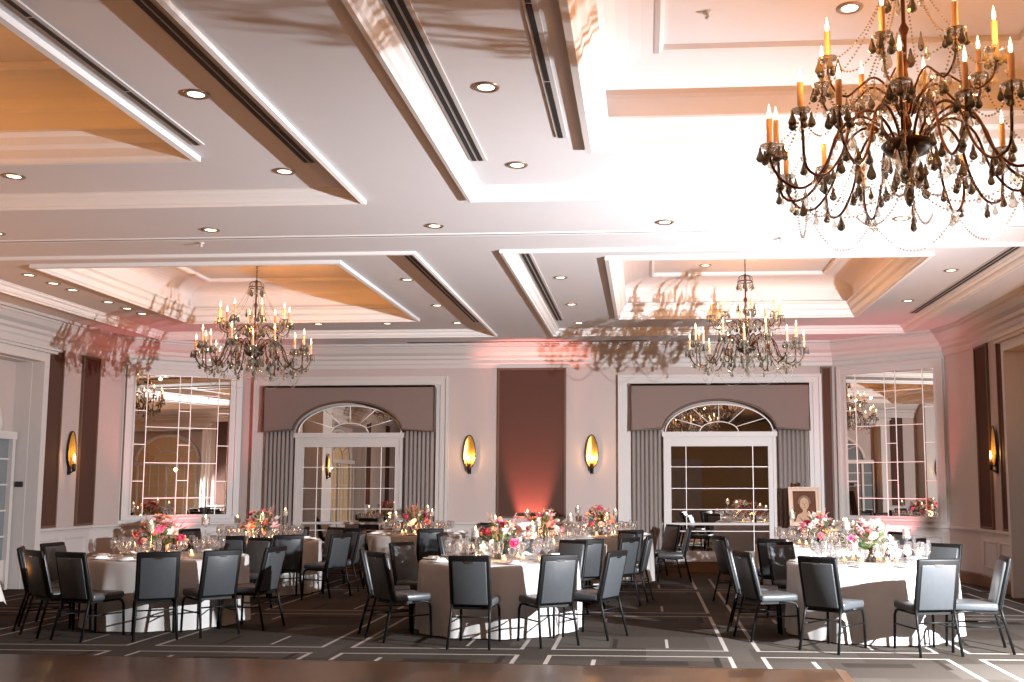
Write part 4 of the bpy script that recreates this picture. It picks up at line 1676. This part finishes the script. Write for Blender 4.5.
def make_chandelier(label):
    t = thing('chandelier', label, 'chandelier', (0, 0, ZB), 0, 'crystal chandeliers')
    z = lambda v: v - ZB
    MB().lathe([(.012, z(3.62)), (.030, z(3.66)), (.018, z(3.72)), (.030, z(3.80)), (.022, z(3.92)), (.012, z(4.0)), (.028, z(4.03)), (.012, z(4.06)), (.016, z(4.2)), (.03, z(4.24)), (.012, z(4.28)), (.012, z(4.52))], 12).build('stem', M['bronze'], t)
    MB().lathe([(.0005, z(3.40)), (.02, z(3.41)), (.035, z(3.44)), (.05, z(3.47)), (.12, z(3.50)), (.15, z(3.545)), (.14, z(3.56)), (.08, z(3.58)), (.05, z(3.62)), (.0005, z(3.63))], 18).build('hub_bowl', M['darkbr'], t)
    MB().lathe([(.0005, z(3.18)), (.018, z(3.20)), (.030, z(3.24)), (.014, z(3.28)), (.02, z(3.32)), (.012, z(3.40)), (.0005, z(3.41))], 12).build('finial', M['smoky'], t)
    q = MB()
    q.tube([(.105 * math.cos(2 * PI * k / 20), .105 * math.sin(2 * PI * k / 20), z(4.50)) for k in range(20)], .008, 6, closed=True)
    for k in range(8):
        a = 2 * PI * k / 8
        q.tube(catmull([(.105 * math.cos(a), .105 * math.sin(a), z(4.50)), (.09 * math.cos(a), .09 * math.sin(a), z(4.57)), (.01 * math.cos(a), .01 * math.sin(a), z(4.6))], 3), .004, 5)
    q.lathe([(.012, z(4.5)), (.02, z(4.58)), (.012, z(4.62))], 10)
    q.build('crown', M['bronze'], t)
    q = MB()
    for k in range(10):
        zz = z(4.62) + k * .033
        o_ = k % 2
        q.tube([((.010 if o_ else 0) * math.cos(2 * PI * j / 8) + (0 if o_ else .010 * math.cos(2 * PI * j / 8)) * 0, (0 if o_ else .010) * math.cos(2 * PI * j / 8), zz + .02 + .022 * math.sin(2 * PI * j / 8)) for j in range(8)], .0035, 5, closed=True)
    q.build('chain', M['darkbr'], t)
    MB().lathe([(.012, z(4.91)), (.05, z(4.945)), (.065, z(4.968)), (.065, z(4.97))], 14).build('ceiling_cap', M['bronze'], t)
    drops = []      # (position, size)
    clear = []      # little clear drops strung along the arms
    cand = MB().lathe([(.016, 0), (.0175, .01), (.0175, .16), (.009, .165)], 10)
    flam = MB().lathe([(.005, 0), (.010, .012), (.011, .03), (.006, .055), (.0006, .082)], 8)
    pan = MB().lathe([(.012, -.012), (.045, .0), (.060, .010), (.058, .014), (.020, .006), (.014, .006)], 12)
    first_ = {}

    def sub(key, mb, m, par, loc):
        if key not in first_:
            first_[key] = mb.build(key, m, par)
        else:
            o = first_[key].copy()
            C.objects.link(o)
            o.parent = par
            first_.setdefault(key + '_', []).append(o)
            o.location = loc
            return
        first_[key].location = loc
    tips = {'lo': [], 'up': []}
    for tier, n, R_, off in (('lo', 16, .80, .1), ('up', 8, .49, .3)):
        for k in range(n):
            a = off + 2 * PI * k / n
            ca, sa = math.cos(a), math.sin(a)
            if tier == 'lo':
                rr_ = R_ - .05 * (k % 2)
                zt = 3.52 + .10 * (k % 2)
                pr_ = [(.07, 3.53), (.16, 3.66), (.28, 3.71), (.40, 3.62), (.48, 3.42), (.60, 3.29), (.72, 3.32), (rr_ - .01, zt - .10), (rr_, zt)]
            else:
                rr_ = R_
                zt = 4.0
                pr_ = [(.03, 3.72), (.10, 3.86), (.20, 3.93), (.30, 3.86), (.38, 3.80), (.46, 3.84), (.49, 3.92), (.49, 4.0)]
            q = MB()
            q.tube(catmull([(r_ * ca, r_ * sa, z(zz)) for r_, zz in pr_], 4), .0085 if tier == 'lo' else .007, 6)
            arm = q.build('arm', M['bronze'], t)
            for j_, (r_, zz) in enumerate(catmull([(r_, zz, 0) for r_, zz in pr_], 4)[6:-2:2][i_] [:2] for i_ in range(len(catmull([(r_, zz, 0) for r_, zz in pr_], 4)[6:-2:2]))):
                clear.append(((r_ * ca, r_ * sa, z(zz) - .006), .05 if j_ % 2 else .065))
            tip = (rr_ * ca, rr_ * sa, z(zt))
            tips[tier].append(tip)
            sub('drip_pan', pan, M['crystal'], arm, tip)
            sub('candle', cand, M['sleeve'], arm, (tip[0], tip[1], tip[2] + .008))
            sub('flame', flam, M['flame'], arm, (tip[0], tip[1], tip[2] + .176))
            for j in range(5):
                b = a + 2 * PI * j / 5
                drops.append(((tip[0] + .056 * math.cos(b), tip[1] + .056 * math.sin(b), tip[2] + .004), .075 if j % 2 else .09))
            if tier == 'lo':
                drops.append(((.60 * ca, .60 * sa, z(3.285)), .10))
                drops.append(((.48 * ca, .48 * sa, z(3.40)), .085))
                drops.append(((.74 * ca, .74 * sa, z(3.345)), .075))
                if k % 2 == 0:
                    drops.append(((.32 * ca, .32 * sa, z(3.62)), .11))
            else:
                drops.append(((.38 * ca, .38 * sa, z(3.79)), .085))
                drops.append(((.20 * ca, .20 * sa, z(3.90)), .10))
    for k in range(8):
        a = 2 * PI * k / 8
        drops.append(((.105 * math.cos(a), .105 * math.sin(a), z(4.49)), .11))
        drops.append(((.13 * math.cos(a), .13 * math.sin(a), z(3.50)), .10))
        drops.append(((.07 * math.cos(a + .3), .07 * math.sin(a + .3), z(3.44)), .12))
        drops.append(((.30 * math.cos(a + .2), .30 * math.sin(a + .2), z(3.40)), .10))
        drops.append(((.30 * math.cos(a + .2), .30 * math.sin(a + .2), z(3.52)), .08))
    for k in range(6):
        a = 2 * PI * k / 6
        drops.append(((.13 * math.cos(a), .13 * math.sin(a), z(4.18)), .12))
        drops.append(((.13 * math.cos(a + .5), .13 * math.sin(a + .5), z(3.86)), .09))
        drops.append(((.21 * math.cos(a), .21 * math.sin(a), z(3.46)), .115))
        drops.append(((.10 * math.cos(a + .4), .10 * math.sin(a + .4), z(3.36)), .10))
    # the hundred largest drops are parts, the rest one mass
    drops.sort(key=lambda d: -d[1])
    pm_ = {}
    for i, (c, s_) in enumerate(drops[:100]):
        m = 'smoky' if i % 2 else 'crystal'
        if m not in pm_:
            q = MB()
            pear(q, (0, 0, 0), 1.)
            pm_[m] = o = q.build('crystal_drop', M[m], t)
        else:
            o = pm_[m].copy()
            C.objects.link(o)
            o.parent = t
        o.location = c
        o.scale = (s_,) * 3
        o.rotation_euler = (0, 0, i * 1.3)
    q = MB()
    for i, (c, s_) in enumerate(drops[100:]):
        pear(q, c, s_, 6, i * .7)
    o = q.build('small_crystal_drops', M['smoky'], t)
    o['kind'] = 'stuff'
    q = MB()
    for i, (c, s_) in enumerate(clear):
        pear(q, c, s_, 6, i * .7)
    o = q.build('clear_crystal_drops', M['crystal'], t)
    o['kind'] = 'stuff'

    def strand(pts, r_=.0075):
        r_ *= 1.4
        q = MB()
        beads(q, pts, r_ * 2.6, r_)
        q.build('bead_strand', M['bead'], t)
    up, lo = tips['up'], tips['lo']
    for k in range(8):
        a = .3 + 2 * PI * k / 8
        strand(swag((.10 * math.cos(a), .10 * math.sin(a), z(4.50)), up[k], .10), .006)
        strand(swag(up[k], up[(k + 1) % 8], .12), .006)
        strand(swag(up[k], lo[2 * k], .10), .006)
        strand(swag((.13 * math.cos(a), .13 * math.sin(a), z(3.55)), up[k], .06), .006)
        a2 = a + .2
        strand(swag((.60 * math.cos(a), .60 * math.sin(a), z(3.28)), (.05 * math.cos(a2), .05 * math.sin(a2), z(3.30)), .12), .007)
    for k in range(16):
        strand(swag(lo[k], lo[(k + 1) % 16], .13), .006)
        if k % 2 == 0:
            strand(swag((.66 * math.cos(.1 + k * PI / 8), .66 * math.sin(.1 + k * PI / 8), z(3.28)), (.66 * math.cos(.1 + (k + 2) * PI / 8), .66 * math.sin(.1 + (k + 2) * PI / 8), z(3.28)), .22), .006)
    return t


ch0 = make_chandelier('huge crystal chandelier nearest the camera at the upper right, cropped by the frame')
index_kids(ch0)
ch0.location = (1.52, 5.68, ZB)
dup(ch0, (-5.70, 14.2, ZB), .25, 'crystal chandelier with lit candle arms hanging at the far left', 'crystal chandeliers')
dup(ch0, (1.45, 14.2, ZB), .55, 'crystal chandelier with lit candle arms hanging at the far right over the tables', 'crystal chandeliers')
for (x, y) in ((1.45, 5.68), (-5.62, 14.2), (1.45, 14.2), (-5.62, 5.68)):
    for k in range(4):
        a = PI / 4 + k * PI / 2
        if (x, y) == (-5.62, 5.68):
            continue
        lamp('chandelier_lamp', 'POINT', (x + .66 * math.cos(a), y + .66 * math.sin(a), 4.06), 19, (1, .37, .09), .03)
dup(ch0, (-5.62, 5.68, ZB), .4, 'crystal chandelier hanging in the near left tray, outside the frame', 'crystal chandeliers')
for k in range(4):
    a = PI / 4 + k * PI / 2
    lamp('chandelier_lamp', 'POINT', (-5.62 + .66 * math.cos(a), 5.68 + .66 * math.sin(a), 4.06), 14, (1, .38, .10), .03)
